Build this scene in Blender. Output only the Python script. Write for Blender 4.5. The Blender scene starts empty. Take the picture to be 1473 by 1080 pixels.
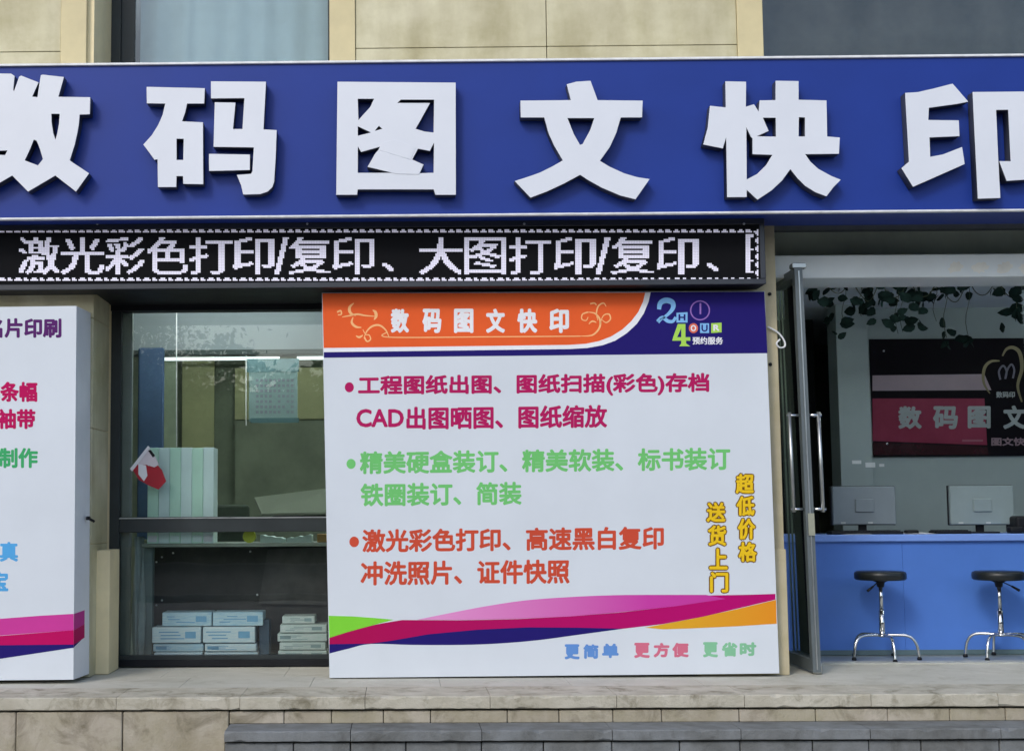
import bpy, bmesh, math, random
from mathutils import Vector, Matrix
R = math.radians
rnd = random.Random(7)
S = bpy.context.scene
COL = S.collection

# ------------------------------------------------------------------ camera
F = 2000.0                       # focal length in photograph pixels (1473 wide)
CX, CY = 550.0, 560.0            # principal point in photograph pixels
CAM = Vector((0.0, -9.0, 1.063))
PITCH, YAW, ROLL = R(5.0), R(0.7), R(0.35)
cam_d = bpy.data.cameras.new('camera')
cam = bpy.data.objects.new('camera', cam_d); COL.objects.link(cam); S.camera = cam
cam_d.sensor_width = 36.0
cam_d.lens = F / 1473.0 * 36.0
cam_d.shift_x = (736.5 - CX) / 1473.0
cam_d.shift_y = (CY - 540.0) / 1473.0
cam_d.clip_end = 3000.0
ROT = Matrix.Rotation(YAW, 3, 'Z') @ Matrix.Rotation(R(90) + PITCH, 3, 'X') @ Matrix.Rotation(-ROLL, 3, 'Z')
cam.location = CAM
cam.rotation_euler = ROT.to_euler()

# ------------------------------------------------------------------ world, sun, exposure
SUN_DIR = Vector((-0.42, -0.74, 0.62)).normalized()      # towards the sun
w = bpy.data.worlds.new('World'); S.world = w; w.use_nodes = True
nt = w.node_tree
sky = nt.nodes.new('ShaderNodeTexSky'); sky.sky_type = 'NISHITA'; sky.sun_disc = False
sky.sun_elevation = math.asin(SUN_DIR.z)
sky.sun_rotation = math.atan2(SUN_DIR.x, SUN_DIR.y) % (2 * math.pi)
sky.dust_density = 1.6; sky.air_density = 1.0; sky.ozone_density = 1.0
bg = nt.nodes['Background']; bg.inputs['Strength'].default_value = 0.15
nt.links.new(sky.outputs[0], bg.inputs['Color'])
sl = bpy.data.lights.new('sun', 'SUN'); sl.energy = 0.75; sl.angle = R(12); sl.color = (1.0, 0.97, 0.93)
so = bpy.data.objects.new('sun', sl); COL.objects.link(so)
so.rotation_euler = SUN_DIR.to_track_quat('Z', 'Y').to_euler(); so.location = (-5, -10, 9)
S.view_settings.view_transform = 'Standard'
S.view_settings.look = 'None'
S.view_settings.exposure = 0.42
S.view_settings.gamma = 1.0
S.view_settings.use_curve_mapping = False

# ------------------------------------------------------------------ helpers: camera ray -> point on a vertical plane y
def P(px, py, y):
    d = ROT @ Vector(((px - CX) / F, -(py - CY) / F, -1.0))
    t = (y - CAM.y) / d.y
    return CAM + d * t
def XX(px, y, py=600): return P(px, py, y).x
def ZZ(py, y, px=736): return P(px, py, y).z
def PH(px, py, z):
    d = ROT @ Vector(((px - CX) / F, -(py - CY) / F, -1.0))
    return CAM + d * ((z - CAM.z) / d.z)

# ------------------------------------------------------------------ helpers: colour and materials
def lin(c):
    return tuple(((v / 255) / 12.92 if v / 255 <= 0.04045 else ((v / 255 + 0.055) / 1.055) ** 2.4) for v in c) + (1.0,)
_m = {}
def mat(name, col, rough=0.6, spec=0.5, metal=0.0, noise=0.0, nscale=6.0, bump=0.0, bscale=60.0, col2=None, streak=False, coat=0.0, stretch=None, emit=0.0, grime=0.0, gscale=4.0, gcol=(0.30, 0.28, 0.20, 1)):
    """plain procedural surface: base colour varied by layered noise, plus fine relief"""
    if name in _m: return _m[name]
    m = bpy.data.materials.new(name); m.use_nodes = True; n = m.node_tree; b = n.nodes['Principled BSDF']
    c = tuple(col) + ((1.0,) if len(col) == 3 else ())
    b.inputs['Base Color'].default_value = c
    b.inputs['Roughness'].default_value = rough; b.inputs['Metallic'].default_value = metal
    b.inputs['Specular IOR Level'].default_value = spec
    b.inputs['Coat Weight'].default_value = coat
    if emit:
        b.inputs['Emission Color'].default_value = c; b.inputs['Emission Strength'].default_value = emit
    tc = n.nodes.new('ShaderNodeTexCoord'); src = tc.outputs['Object']
    if stretch:
        mp = n.nodes.new('ShaderNodeMapping'); mp.inputs['Scale'].default_value = stretch
        n.links.new(src, mp.inputs[0]); src = mp.outputs[0]
    if noise or col2:
        t = n.nodes.new('ShaderNodeTexNoise'); t.inputs['Scale'].default_value = nscale; t.inputs['Detail'].default_value = 7; t.inputs['Roughness'].default_value = 0.62
        n.links.new(src, t.inputs['Vector'])
        r = n.nodes.new('ShaderNodeValToRGB')
        a = tuple(v * (1 - noise) for v in c[:3]) + (1,); z = tuple(min(1, v * (1 + noise)) for v in c[:3]) + (1,)
        if col2: z = tuple(col2)[:3] + (1,)
        r.color_ramp.elements[0].position = 0.34; r.color_ramp.elements[0].color = a
        r.color_ramp.elements[1].position = 0.66; r.color_ramp.elements[1].color = z
        n.links.new(t.outputs['Fac'], r.inputs[0]); out = r.outputs[0]
        if streak:      # water stains running down
            mp = n.nodes.new('ShaderNodeMapping'); mp.inputs['Scale'].default_value = (4, 4, 0.8); n.links.new(tc.outputs['Object'], mp.inputs[0])
            t2 = n.nodes.new('ShaderNodeTexNoise'); t2.inputs['Scale'].default_value = 1.3; t2.inputs['Detail'].default_value = 6; n.links.new(mp.outputs[0], t2.inputs['Vector'])
            r2 = n.nodes.new('ShaderNodeValToRGB'); r2.color_ramp.elements[0].position = 0.35; r2.color_ramp.elements[0].color = (0.78, 0.76, 0.72, 1)
            r2.color_ramp.elements[1].position = 0.6; r2.color_ramp.elements[1].color = (1, 1, 1, 1)
            n.links.new(t2.outputs['Fac'], r2.inputs[0])
            mx = n.nodes.new('ShaderNodeMixRGB'); mx.blend_type = 'MULTIPLY'; mx.inputs[0].default_value = 0.8
            n.links.new(out, mx.inputs[1]); n.links.new(r2.outputs[0], mx.inputs[2]); out = mx.outputs[0]
        if grime:       # blotches of dirt and moss with their own outline
            t4 = n.nodes.new('ShaderNodeTexNoise'); t4.inputs['Scale'].default_value = gscale; t4.inputs['Detail'].default_value = 9; t4.inputs['Roughness'].default_value = 0.7; t4.inputs['Distortion'].default_value = 0.8
            n.links.new(tc.outputs['Object'], t4.inputs['Vector'])
            r4 = n.nodes.new('ShaderNodeValToRGB'); r4.color_ramp.elements[0].position = 0.50; r4.color_ramp.elements[0].color = (0, 0, 0, 1); r4.color_ramp.elements[1].position = 0.72; r4.color_ramp.elements[1].color = (grime, grime, grime, 1)
            n.links.new(t4.outputs['Fac'], r4.inputs[0])
            mg = n.nodes.new('ShaderNodeMixRGB'); mg.blend_type = 'MULTIPLY'; n.links.new(r4.outputs[0], mg.inputs[0]); n.links.new(out, mg.inputs[1]); mg.inputs[2].default_value = gcol; out = mg.outputs[0]
        n.links.new(out, b.inputs['Base Color'])
        rr = n.nodes.new('ShaderNodeMapRange'); rr.inputs[3].default_value = max(0, rough - 0.08); rr.inputs[4].default_value = min(1, rough + 0.1)
        n.links.new(t.outputs['Fac'], rr.inputs[0]); n.links.new(rr.outputs[0], b.inputs['Roughness'])
    if bump:
        t3 = n.nodes.new('ShaderNodeTexNoise'); t3.inputs['Scale'].default_value = bscale; t3.inputs['Detail'].default_value = 5
        n.links.new(src, t3.inputs['Vector'])
        bp = n.nodes.new('ShaderNodeBump'); bp.inputs['Strength'].default_value = bump; bp.inputs['Distance'].default_value = 0.01
        n.links.new(t3.outputs['Fac'], bp.inputs['Height']); n.links.new(bp.outputs[0], b.inputs['Normal'])
    _m[name] = m
    return m
def glass(name, tint, refl=1.0, rough=0.0):
    m = bpy.data.materials.new(name); m.use_nodes = True; n = m.node_tree; n.nodes.remove(n.nodes['Principled BSDF'])
    o = n.nodes['Material Output']; tr = n.nodes.new('ShaderNodeBsdfTransparent'); tr.inputs[0].default_value = tint + (1,)
    gl = n.nodes.new('ShaderNodeBsdfGlossy'); gl.inputs['Roughness'].default_value = rough; gl.inputs[0].default_value = (refl, refl, refl, 1)
    fr = n.nodes.new('ShaderNodeFresnel'); fr.inputs[0].default_value = 1.45
    tc = n.nodes.new('ShaderNodeTexCoord'); t = n.nodes.new('ShaderNodeTexNoise'); t.inputs['Scale'].default_value = 1.2; n.links.new(tc.outputs['Object'], t.inputs['Vector'])
    bp = n.nodes.new('ShaderNodeBump'); bp.inputs['Strength'].default_value = 0.05; bp.inputs['Distance'].default_value = 0.02
    n.links.new(t.outputs['Fac'], bp.inputs['Height']); n.links.new(bp.outputs[0], gl.inputs['Normal'])
    mx = n.nodes.new('ShaderNodeMixShader'); n.links.new(fr.outputs[0], mx.inputs[0]); n.links.new(tr.outputs[0], mx.inputs[1]); n.links.new(gl.outputs[0], mx.inputs[2])
    n.links.new(mx.outputs[0], o.inputs[0])
    return m
def gradient_x(name, stops, rough=0.5):
    """printed colour running from left to right over the shape itself"""
    m = bpy.data.materials.new(name); m.use_nodes = True; n = m.node_tree; b = n.nodes['Principled BSDF']; b.inputs['Roughness'].default_value = 0.6; b.inputs['Specular IOR Level'].default_value = 0.15
    tc = n.nodes.new('ShaderNodeTexCoord'); sp = n.nodes.new('ShaderNodeSeparateXYZ'); n.links.new(tc.outputs['Generated'], sp.inputs[0])
    r = n.nodes.new('ShaderNodeValToRGB'); e = r.color_ramp.elements
    e[0].position, e[0].color = stops[0][0], stops[0][1]; e[1].position, e[1].color = stops[-1][0], stops[-1][1]
    for p, c in stops[1:-1]:
        q = e.new(p); q.color = c
    n.links.new(sp.outputs[0], r.inputs[0]); n.links.new(r.outputs[0], b.inputs['Base Color'])
    return m

# ------------------------------------------------------------------ helpers: objects
def wloc(o):
    v = Vector((0, 0, 0))
    while o is not None:
        v += o.location; o = o.parent
    return v
def thing(name, loc, label=None, cat=None, group=None, kind=None):
    o = bpy.data.objects.new(name, None); o.empty_display_size = 0.1; COL.objects.link(o); o.location = loc
    return tag(o, label, cat, group, kind)
def tag(o, label=None, cat=None, group=None, kind=None):
    if label: o['label'] = label
    if cat: o['category'] = cat
    if group: o['group'] = group
    if kind: o['kind'] = kind
    return o
def link(name, me, m, parent=None, smooth=False, base=None):
    """one mesh object; vertices come in world coordinates and are made local to parent (or base)"""
    off = wloc(parent) if parent else Vector(base) if base is not None else Vector((0, 0, 0))
    me.transform(Matrix.Translation(-off))
    if m is not None: me.materials.clear(); me.materials.append(m)
    if smooth:
        for p in me.polygons: p.use_smooth = True
    o = bpy.data.objects.new(name, me); COL.objects.link(o)
    if parent: o.parent = parent
    elif base is not None: o.location = base
    return o
def pydata(name, v, f, m, parent=None, smooth=False, base=None):
    me = bpy.data.meshes.new(name); me.from_pydata([tuple(a) for a in v], [], f); me.update()
    return link(name, me, m, parent, smooth, base)
class B:
    def __init__(s): s.bm = bmesh.new()
    def box(s, x0, x1, y0, y1, z0, z1, bev=0.0, seg=1, rot=None):
        if x0 > x1: x0, x1 = x1, x0
        if y0 > y1: y0, y1 = y1, y0
        if z0 > z1: z0, z1 = z1, z0
        r = bmesh.ops.create_cube(s.bm, size=1.0); vs = r['verts']
        M = Matrix.Translation(((x0 + x1) / 2, (y0 + y1) / 2, (z0 + z1) / 2))
        if rot is not None: M = M @ rot.to_4x4()
        M = M @ Matrix.Diagonal((x1 - x0, y1 - y0, z1 - z0, 1))
        bmesh.ops.transform(s.bm, matrix=M, verts=vs)
        if bev:
            es = list({e for v in vs for e in v.link_edges})
            bmesh.ops.bevel(s.bm, geom=es, offset=bev, segments=seg, affect='EDGES', profile=0.5)
        return s
    def tube(s, pts, r, n=10, closed=False, rad=None):
        pts = [Vector(p) for p in pts]; rings = []; up = None
        for i, p in enumerate(pts):
            a = pts[max(0, i - 1)]; b = pts[min(len(pts) - 1, i + 1)]; t = (b - a).normalized()
            if up is None: up = Vector((0, 0, 1)) if abs(t.z) < 0.9 else Vector((1, 0, 0))
            u = t.cross(up).normalized(); v = u.cross(t).normalized(); up = v
            rr = rad[i] if rad else r
            rings.append([s.bm.verts.new(p + (u * math.cos(k * 2 * math.pi / n) + v * math.sin(k * 2 * math.pi / n)) * rr) for k in range(n)])
        for i in range(len(rings) - 1):
            for k in range(n):
                s.bm.faces.new((rings[i][k], rings[i][(k + 1) % n], rings[i + 1][(k + 1) % n], rings[i + 1][k]))
        s.bm.faces.new(rings[0][::-1]); s.bm.faces.new(rings[-1])
        return s
    def lathe(s, prof, c, n=28, axis='Z'):
        rings = []
        for r, h in prof:
            ring = []
            for k in range(n):
                a = k * 2 * math.pi / n
                p = Vector((math.cos(a) * r, math.sin(a) * r, h)) if axis == 'Z' else Vector((math.cos(a) * r, h, math.sin(a) * r))
                ring.append(s.bm.verts.new(Vector(c) + p))
            rings.append(ring)
        for i in range(len(rings) - 1):
            for k in range(n):
                s.bm.faces.new((rings[i][k], rings[i][(k + 1) % n], rings[i + 1][(k + 1) % n], rings[i + 1][k]))
        s.bm.faces.new(rings[0][::-1]); s.bm.faces.new(rings[-1])
        return s
    def quad(s, a, b, c, d):
        s.bm.faces.new([s.bm.verts.new(Vector(p)) for p in (a, b, c, d)]); return s
    def done(s, name, m, parent=None, smooth=False, base=None):
        bmesh.ops.recalc_face_normals(s.bm, faces=s.bm.faces)
        me = bpy.data.meshes.new(name); s.bm.to_mesh(me); s.bm.free()
        return link(name, me, m, parent, smooth, base)

def fill(loops, extrude=0.0, bevel=0.0):
    """filled 2-D shape (even-odd holes) as a mesh in x/z, facing the street"""
    c = bpy.data.curves.new('outline', 'CURVE'); c.dimensions = '2D'; c.fill_mode = 'BOTH'
    c.extrude = extrude / 2; c.bevel_depth = bevel; c.bevel_resolution = 1
    for lp in loops:
        s = c.splines.new('POLY'); s.points.add(len(lp) - 1); s.use_cyclic_u = True
        for i, p in enumerate(lp): s.points[i].co = (p[0], p[1], 0, 1)
    o = bpy.data.objects.new('outline', c); COL.objects.link(o)
    dg = bpy.context.evaluated_depsgraph_get(); dg.update()
    me = bpy.data.meshes.new_from_object(o.evaluated_get(dg))
    bpy.data.objects.remove(o); bpy.data.curves.remove(c)
    return me
TO_WALL = Matrix.Rotation(R(90), 4, 'X')          # local x,y,z -> x,-z,y
def print_px(name, loops, y, m, parent, thick=0.0, bevel=0.0):
    """shape whose outline was measured in the photograph, standing on the vertical plane y"""
    L = [[(P(a, b, y).x, P(a, b, y).z) for a, b in lp] for lp in loops]
    me = fill(L, thick, bevel); me.transform(TO_WALL); me.transform(Matrix.Translation((0, y, 0)))
    return link(name, me, m, parent)
_glyph = {}
def glyphs(txt):
    """triangles of a text in the font that ships with Blender, normalised to its own box"""
    if txt in _glyph: return _glyph[txt]
    c = bpy.data.curves.new('text', 'FONT'); c.body = txt; c.size = 1.0; c.resolution_u = 3
    o = bpy.data.objects.new('text', c); COL.objects.link(o)
    dg = bpy.context.evaluated_depsgraph_get(); dg.update()
    me = bpy.data.meshes.new_from_object(o.evaluated_get(dg))
    bpy.data.objects.remove(o); bpy.data.curves.remove(c)
    me.calc_loop_triangles()
    v = [(a.co.x, a.co.y) for a in me.vertices]; t = [tuple(x.vertices) for x in me.loop_triangles]
    bpy.data.meshes.remove(me)
    x0 = min(a[0] for a in v); x1 = max(a[0] for a in v); y0 = min(a[1] for a in v); y1 = max(a[1] for a in v)
    _glyph[txt] = ([((a - x0) / (x1 - x0), (b - y0) / (y1 - y0)) for a, b in v], t, x1 - x0, y1 - y0)
    return _glyph[txt]
def lettering(txt, x0, x1, yt, yb, y, m, parent, bold=0.9, dy=0.0, dx=0.0, n=8, name='lettering', into=None):
    """text fitted to a box of the photograph on plane y; bold = half the added stroke in px; dy = rise of the right end"""
    v, t, _, _ = glyphs(txt); V = []; Fc = []
    k0 = 0
    for k in range(n + 1):
        ox, oy = (0, 0) if k == n else (math.cos(k * 2 * math.pi / n) * bold, math.sin(k * 2 * math.pi / n) * bold)
        base = len(V)
        for a, b in v:
            px = x0 + bold + a * (x1 - x0 - 2 * bold) + ox + (1 - b) * dx
            py = yb - bold - b * (yb - yt - 2 * bold) + oy + a * dy
            q = P(px, py, y - 0.00008 * k); V.append(q)
        Fc += [(base + p, base + q, base + r) for p, q, r in t]
    if into is not None:
        b0 = len(into[0]); into[0].extend(V); into[1].extend([tuple(b0 + i for i in f) for f in Fc]); return None
    return pydata(name, V, Fc, m, parent)
def stroke_px(pts, wpx, into):
    """flat curved stroke of a printed ornament (list of photograph points, widths) -> quads"""
    V, Fc = into; b0 = len(V); n = len(pts)
    for i, (a, b) in enumerate(pts):
        p = pts[max(0, i - 1)]; q = pts[min(n - 1, i + 1)]; dx, dy = q[0] - p[0], q[1] - p[1]; l = math.hypot(dx, dy) or 1
        ww = wpx(i / (n - 1)) / 2; V.append((a - dy / l * ww, b + dx / l * ww)); V.append((a + dy / l * ww, b - dx / l * ww))
    for i in range(n - 1):
        k = b0 + 2 * i; Fc.append((k, k + 1, k + 3, k + 2))
def smooth_pts(p, n=6):
    out = []
    for i in range(len(p) - 1):
        a = p[max(0, i - 1)]; b = p[i]; c = p[i + 1]; d = p[min(len(p) - 1, i + 2)]
        for k in range(n):
            t = k / n
            out.append(tuple(0.5 * ((2 * b[j]) + (-a[j] + c[j]) * t + (2 * a[j] - 5 * b[j] + 4 * c[j] - d[j]) * t * t + (-a[j] + 3 * b[j] - 3 * c[j] + d[j]) * t ** 3) for j in range(len(b))))
    out.append(tuple(p[-1])); return out

# ------------------------------------------------------------------ palette
M_stone = mat('cream_stone', (0.44, 0.40, 0.23), 0.5, noise=0.0, nscale=1.9, col2=(0.67, 0.635, 0.45), bump=0.08, bscale=25, streak=True, grime=0.35, gscale=3.0, gcol=(0.74, 0.72, 0.60, 1))
M_stone2 = mat('cream_stone_trim', (0.60, 0.52, 0.30), 0.55, noise=0.06, nscale=5, bump=0.06, streak=False)
M_stone_old = mat('ochre_stone', (0.48, 0.42, 0.25), 0.6, noise=0.0, nscale=6, col2=(0.56, 0.49, 0.33), bump=0.1, streak=True)
M_reveal = mat('cream_reveal_stone', (0.84, 0.72, 0.44), 0.6, noise=0.08, nscale=4, bump=0.05)
M_joint = mat('dark_joint', (0.10, 0.09, 0.07), 0.9, noise=0.2)
M_paving = mat('paving_stone', (0.49, 0.48, 0.405), 0.75, noise=0.0, nscale=3, col2=(0.57, 0.555, 0.48), bump=0.25, bscale=90, grime=0.55, gscale=3.5, gcol=(0.55, 0.52, 0.42, 1))
M_coping = mat('weathered_coping', (0.46, 0.435, 0.345), 0.8, noise=0.0, nscale=7, col2=(0.57, 0.54, 0.45), bump=0.4, bscale=60, streak=True, grime=0.9, gscale=6.0)
M_riser = mat('riser_stone', (0.37, 0.335, 0.235), 0.8, noise=0.0, nscale=4, col2=(0.50, 0.455, 0.375), bump=0.35, bscale=70, streak=True, grime=0.8, gscale=4.0)
M_granite = mat('grey_granite', (0.155, 0.165, 0.165), 0.75, noise=0.0, nscale=9, col2=(0.22, 0.235, 0.24), bump=0.35, bscale=90, streak=True, grime=0.7, gscale=5.0, gcol=(0.4, 0.38, 0.33, 1))
M_mortar = mat('dirty_mortar', (0.05, 0.045, 0.03), 0.95, noise=0.3)
M_asphalt = mat('asphalt', (0.05, 0.05, 0.052), 0.9, noise=0.25, nscale=20, bump=0.4, bscale=200)
M_pave2 = mat('pavement_tiles', (0.26, 0.25, 0.24), 0.85, noise=0.15, nscale=8, bump=0.2)
M_blue = mat('blue_sign_panel', (0.0125, 0.040, 0.265), 0.42, spec=0.25, noise=0.07, nscale=1.3)
M_white = mat('white_acrylic', (0.70, 0.73, 0.79), 0.35, noise=0.03, nscale=1.5)
M_side = mat('grey_letter_return', (0.035, 0.04, 0.06), 0.5, noise=0.1)
M_trim = mat('pale_aluminium_trim', (0.78, 0.79, 0.80), 0.4, metal=0.0, noise=0.12, nscale=12)
M_black = mat('black_metal', (0.008, 0.009, 0.012), 0.5, spec=0.25, noise=0.2)
M_frame = mat('dark_green_aluminium', (0.018, 0.026, 0.028), 0.4, noise=0.2, nscale=4)
M_ledbk = mat('led_matrix_black', (0.005, 0.0055, 0.007), 0.75, spec=0.12, noise=0.1, bump=0.1, bscale=300)
M_ledon = mat('lit_led', (0.74, 0.72, 0.85), 0.5, emit=0.2)
M_flex = mat('white_flex_print', (0.64, 0.69, 0.74), 0.45, noise=0.03, nscale=1.5, bump=0.25, bscale=2.2)
M_flexside = mat('white_flex_side', (0.82, 0.84, 0.88), 0.5, noise=0.05, nscale=3)
M_steel = mat('brushed_steel', (0.52, 0.54, 0.53), 0.32, metal=0.9, noise=0.1, nscale=9)
M_chrome = mat('chrome', (0.75, 0.76, 0.77), 0.14, metal=1.0, noise=0.03)
M_grey_al = mat('grey_aluminium', (0.13, 0.155, 0.165), 0.42, metal=0.25, noise=0.08)
def ink(n, c): return mat(n, lin(c)[:3], 0.6, spec=0.15, noise=0.04, nscale=3)
K_orange = ink('orange_ink', (232, 96, 44)); K_navy = ink('navy_ink', (30, 20, 105)); K_crim = ink('crimson_ink', (186, 8, 88))
K_pinktxt = ink('crimson_text_ink', (178, 22, 92)); K_green = ink('green_text_ink', (112, 196, 112)); K_rust = ink('rust_text_ink', (200, 76, 52))
K_lime = ink('lime_ink', (125, 208, 58)); K_yel = ink('yellow_ink', (232, 192, 30)); K_brown = ink('brown_outline_ink', (112, 76, 18))
K_blue = ink('blue_text_ink', (96, 142, 205)); K_rose = ink('rose_text_ink', (205, 108, 132)); K_mint = ink('mint_text_ink', (130, 190, 150))
K_white = ink('white_ink', (235, 236, 240)); K_cream = ink('cream_ink', (250, 190, 130)); K_purple = ink('purple_text_ink', (88, 34, 104))
K_sky = ink('sky_blue_ink', (130, 185, 235)); K_cyan = ink('cyan_text_ink', (84, 166, 222)); K_grn2 = ink('leaf_green_ink', (62, 168, 104))
K_lav = ink('lavender_ink', (150, 110, 190)); K_tomato = ink('tomato_ink', (220, 110, 90)); K_lime2 = ink('pale_lime_ink', (170, 215, 90))
G_glass = glass('window_glass', (0.95, 0.98, 0.965), 1.0)
G_up = glass('upper_window_glass', (0.86, 0.93, 0.95), 1.0)

# ------------------------------------------------------------------ levels
WALL = 0.12      # face of the pillars
WIN = 0.72       # plane of windows and doors
SIGN = -0.35     # face of the sign
LED = -0.14
Z1, Z2, ZG = -0.155, -0.31, -0.465

# ------------------------------------------------------------------ ground, road, platform
g = B(); g.quad((-400, -400, ZG), (400, -400, ZG), (400, 60, ZG), (-400, 60, ZG)); tag(g.done('ground', M_pave2), kind='structure')
g = B(); g.quad((-400, -30, ZG + 0.004), (400, -30, ZG + 0.004), (400, -14, ZG + 0.004), (-400, -14, ZG + 0.004)); tag(g.done('road', M_asphalt), kind='structure')
b = B(); b.box(-60, 60, -13.95, -13.8, ZG, ZG + 0.12, 0.01); tag(b.done('kerb', M_granite), kind='structure')

PF = -0.86       # front edge of the platform
x_step = XX(322, PF, 1045)
plat = thing('platform', (0, 0, ZG), kind='structure')
b = B(); b.box(-9, 9, PF + 0.06, 5.9, ZG, -0.074); b.done('core', M_mortar, plat)
def worn_slab(b, x0, x1, y0, y1, z0, z1, n=16):
    """slab whose front arris is rubbed and chipped"""
    prof = []
    for i in range(n + 1):
        x = x0 + (x1 - x0) * i / n; c = 0.004 + 0.004 * rnd.random() + (0.012 if rnd.random() < 0.12 else 0); c2 = 0.002 + 0.004 * rnd.random() + (0.008 if rnd.random() < 0.1 else 0)
        prof.append([b.bm.verts.new(p) for p in ((x, y1, z0), (x, y0 + c2, z0), (x, y0, z0 + c2), (x, y0, z1 - c), (x, y0 + c, z1), (x, y1, z1))])
    for i in range(n):
        for k in range(6): b.bm.faces.new((prof[i][k], prof[i][(k + 1) % 6], prof[i + 1][(k + 1) % 6], prof[i + 1][k]))
    b.bm.faces.new(prof[0][::-1]); b.bm.faces.new(prof[-1])
# coping slabs
cj = [XX(p, PF, 1008) for p in (-560, -378, -196, -14, 167, 345, 525, 705, 887, 1071, 1253, 1436, 1618, 1800, 1982)]
for i in range(len(cj) - 1):
    b = B(); d = rnd.uniform(-0.003, 0.003)
    worn_slab(b, cj[i] + 0.0015, cj[i + 1] - 0.0015, PF + d, -0.4165, -0.072, 0.0); b.done('coping_slab', M_coping, plat)
    # paving behind the coping
for r0, r1 in ((-0.415, 0.139), (0.1405, 0.70)):
    off = rnd.uniform(0, 0.4)
    for i in range(-9, 12):
        x = i * 0.8 + off
        b = B(); b.box(x + 0.001, x + 0.799, r0, r1, -0.06, -0.001 - rnd.uniform(0, 0.0008), 0.001); b.done('paving_slab', M_paving, plat)
# riser: low stones under the coping
rj = [XX(p, PF + 0.03, 1030) for p in (-700, -520, -340, -158, 24, 177)]
xs_right = [XX(p, PF + 0.03, 1030) for p in (177, 330)]
for i in range(len(rj) - 1):
    b = B(); b.box(rj[i] + 0.003, rj[i + 1] - 0.003, PF + 0.02 + rnd.uniform(-0.004, 0.004), PF + 0.10, ZG, -0.084, 0.005); b.done('riser_stone', M_riser, plat)
b = B(); b.box(xs_right[0] + 0.003, xs_right[1] - 0.003, PF + 0.02, PF + 0.10, ZG, -0.084, 0.005); b.done('riser_stone', M_riser, plat)
x = xs_right[1]
while x < 7.2:
    wd = rnd.uniform(0.24, 0.46)
    b = B(); b.box(x + 0.002, x + wd - 0.002, PF + 0.022 + rnd.uniform(-0.004, 0.004), PF + 0.10, Z1, -0.086, 0.004); b.done('riser_stone', M_riser, plat)
    x += wd
# lower steps, grey granite, starting at px 322
for zt, y0, nm in ((Z1, PF - 0.26, 'a'), (Z2, PF - 0.56, 'b')):
    st = thing('lower_step', (x_step, y0, ZG), kind='structure')
    b = B(); b.box(x_step + 0.03, 9, y0 + 0.05, PF + 0.04, ZG, zt - 0.062); b.done('core', M_mortar, st)
    x = x_step; k = 0
    first = [XX(p, y0, 1055) for p in (322, 504, 693, 881, 1066, 1252, 1440, 1630, 1820, 2010)]
    for k in range(len(first) - 1):
        a, c = first[k], first[k + 1]
        b = B(); worn_slab(b, a + 0.002, c - 0.002, y0 + rnd.uniform(-0.003, 0.003), PF + 0.035, zt - 0.058, zt); b.done('step_slab', M_granite, st)
        if y0 > PF - 0.3:
            mid = a + (c - a) * rnd.uniform(0.4, 0.6)
            for u, v in ((a, mid), (mid, c)):
                b = B(); b.box(u + 0.003, v - 0.003, y0 + 0.028 + rnd.uniform(-0.003, 0.003), y0 + 0.1, Z2, zt - 0.070, 0.004); b.done('riser_stone', M_granite, st)
        else:
            b = B(); b.box(a + 0.003, c - 0.003, y0 + 0.028, y0 + 0.1, ZG, zt - 0.070, 0.004); b.done('riser_stone', M_granite, st)

# ------------------------------------------------------------------ the building
bld = thing('shop_building', (0, WALL, 0), 'cream stone shop building with a recessed display window and glass doorway', 'building')
def bpart(name, m, *bx, bev=0.0, parent=bld):
    b = B()
    for q in bx: b.box(*q, bev=bev)
    return b.done(name, m, parent)
xl_rev = XX(133, WALL)                    # right edge of the left pillar
xw0 = XX(158, WIN)                        # left edge of the window frame
x_wr = XX(600, WIN)                       # right end of the window (behind the board)
x_pr = XX(1121, WALL, 560)                # right edge of the right pillar
ZT = 3.55                                 # top of ground storey zone behind the sign
# left pillar as stone blocks
zs = [0.0, 0.86, 1.62, 2.35, 3.1]
for i in range(4):
    for x0, x1 in ((-6.0, -4.4), (-4.4, -2.9), (-2.9, xl_rev)):
        bpart('stone_block', M_stone, (x0 + 0.002, x1 - (0.002 if x1 != xl_rev else 0), WALL, WIN - 0.1, zs[i] + 0.002, zs[i + 1] - 0.002), bev=0.003)
# reveal running back to the window, slightly splayed like the photo shows
pydata('window_reveal', [(xl_rev - 0.01, WALL + 0.02, 0), (xw0 + 0.005, WIN + 0.05, 0), (xw0 + 0.005, WIN + 0.05, 3.1), (xl_rev - 0.01, WALL + 0.02, 3.1),
                         (xl_rev - 0.2, WIN + 0.05, 0), (xl_rev - 0.2, WIN + 0.05, 3.1)],
       [(0, 1, 2, 3), (1, 4, 5, 2)], M_reveal, bld)
zb = ZZ(790, 0.5, 160)
bpart('pillar_base', M_reveal, (xl_rev - 0.02, XX(166, 0.5, 880), 0.30, 0.62, 0.0, zb), bev=0.004)
# pillar between window and doorway
bpart('pillar_facing', M_stone_old, (x_wr, x_pr, WALL, WIN - 0.1, 0.0, 3.1), bev=0.003)
bpart('pillar_base', M_stone_old, (x_pr - 0.6, XX(1137, 0.03, 880), 0.085, 0.3, 0.0, ZZ(790, 0.03, 1125)), bev=0.004)
bpart('lintel', M_frame, (-6.0, 9, 0.30, WIN + 0.1, 3.1, 3.6))
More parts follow.
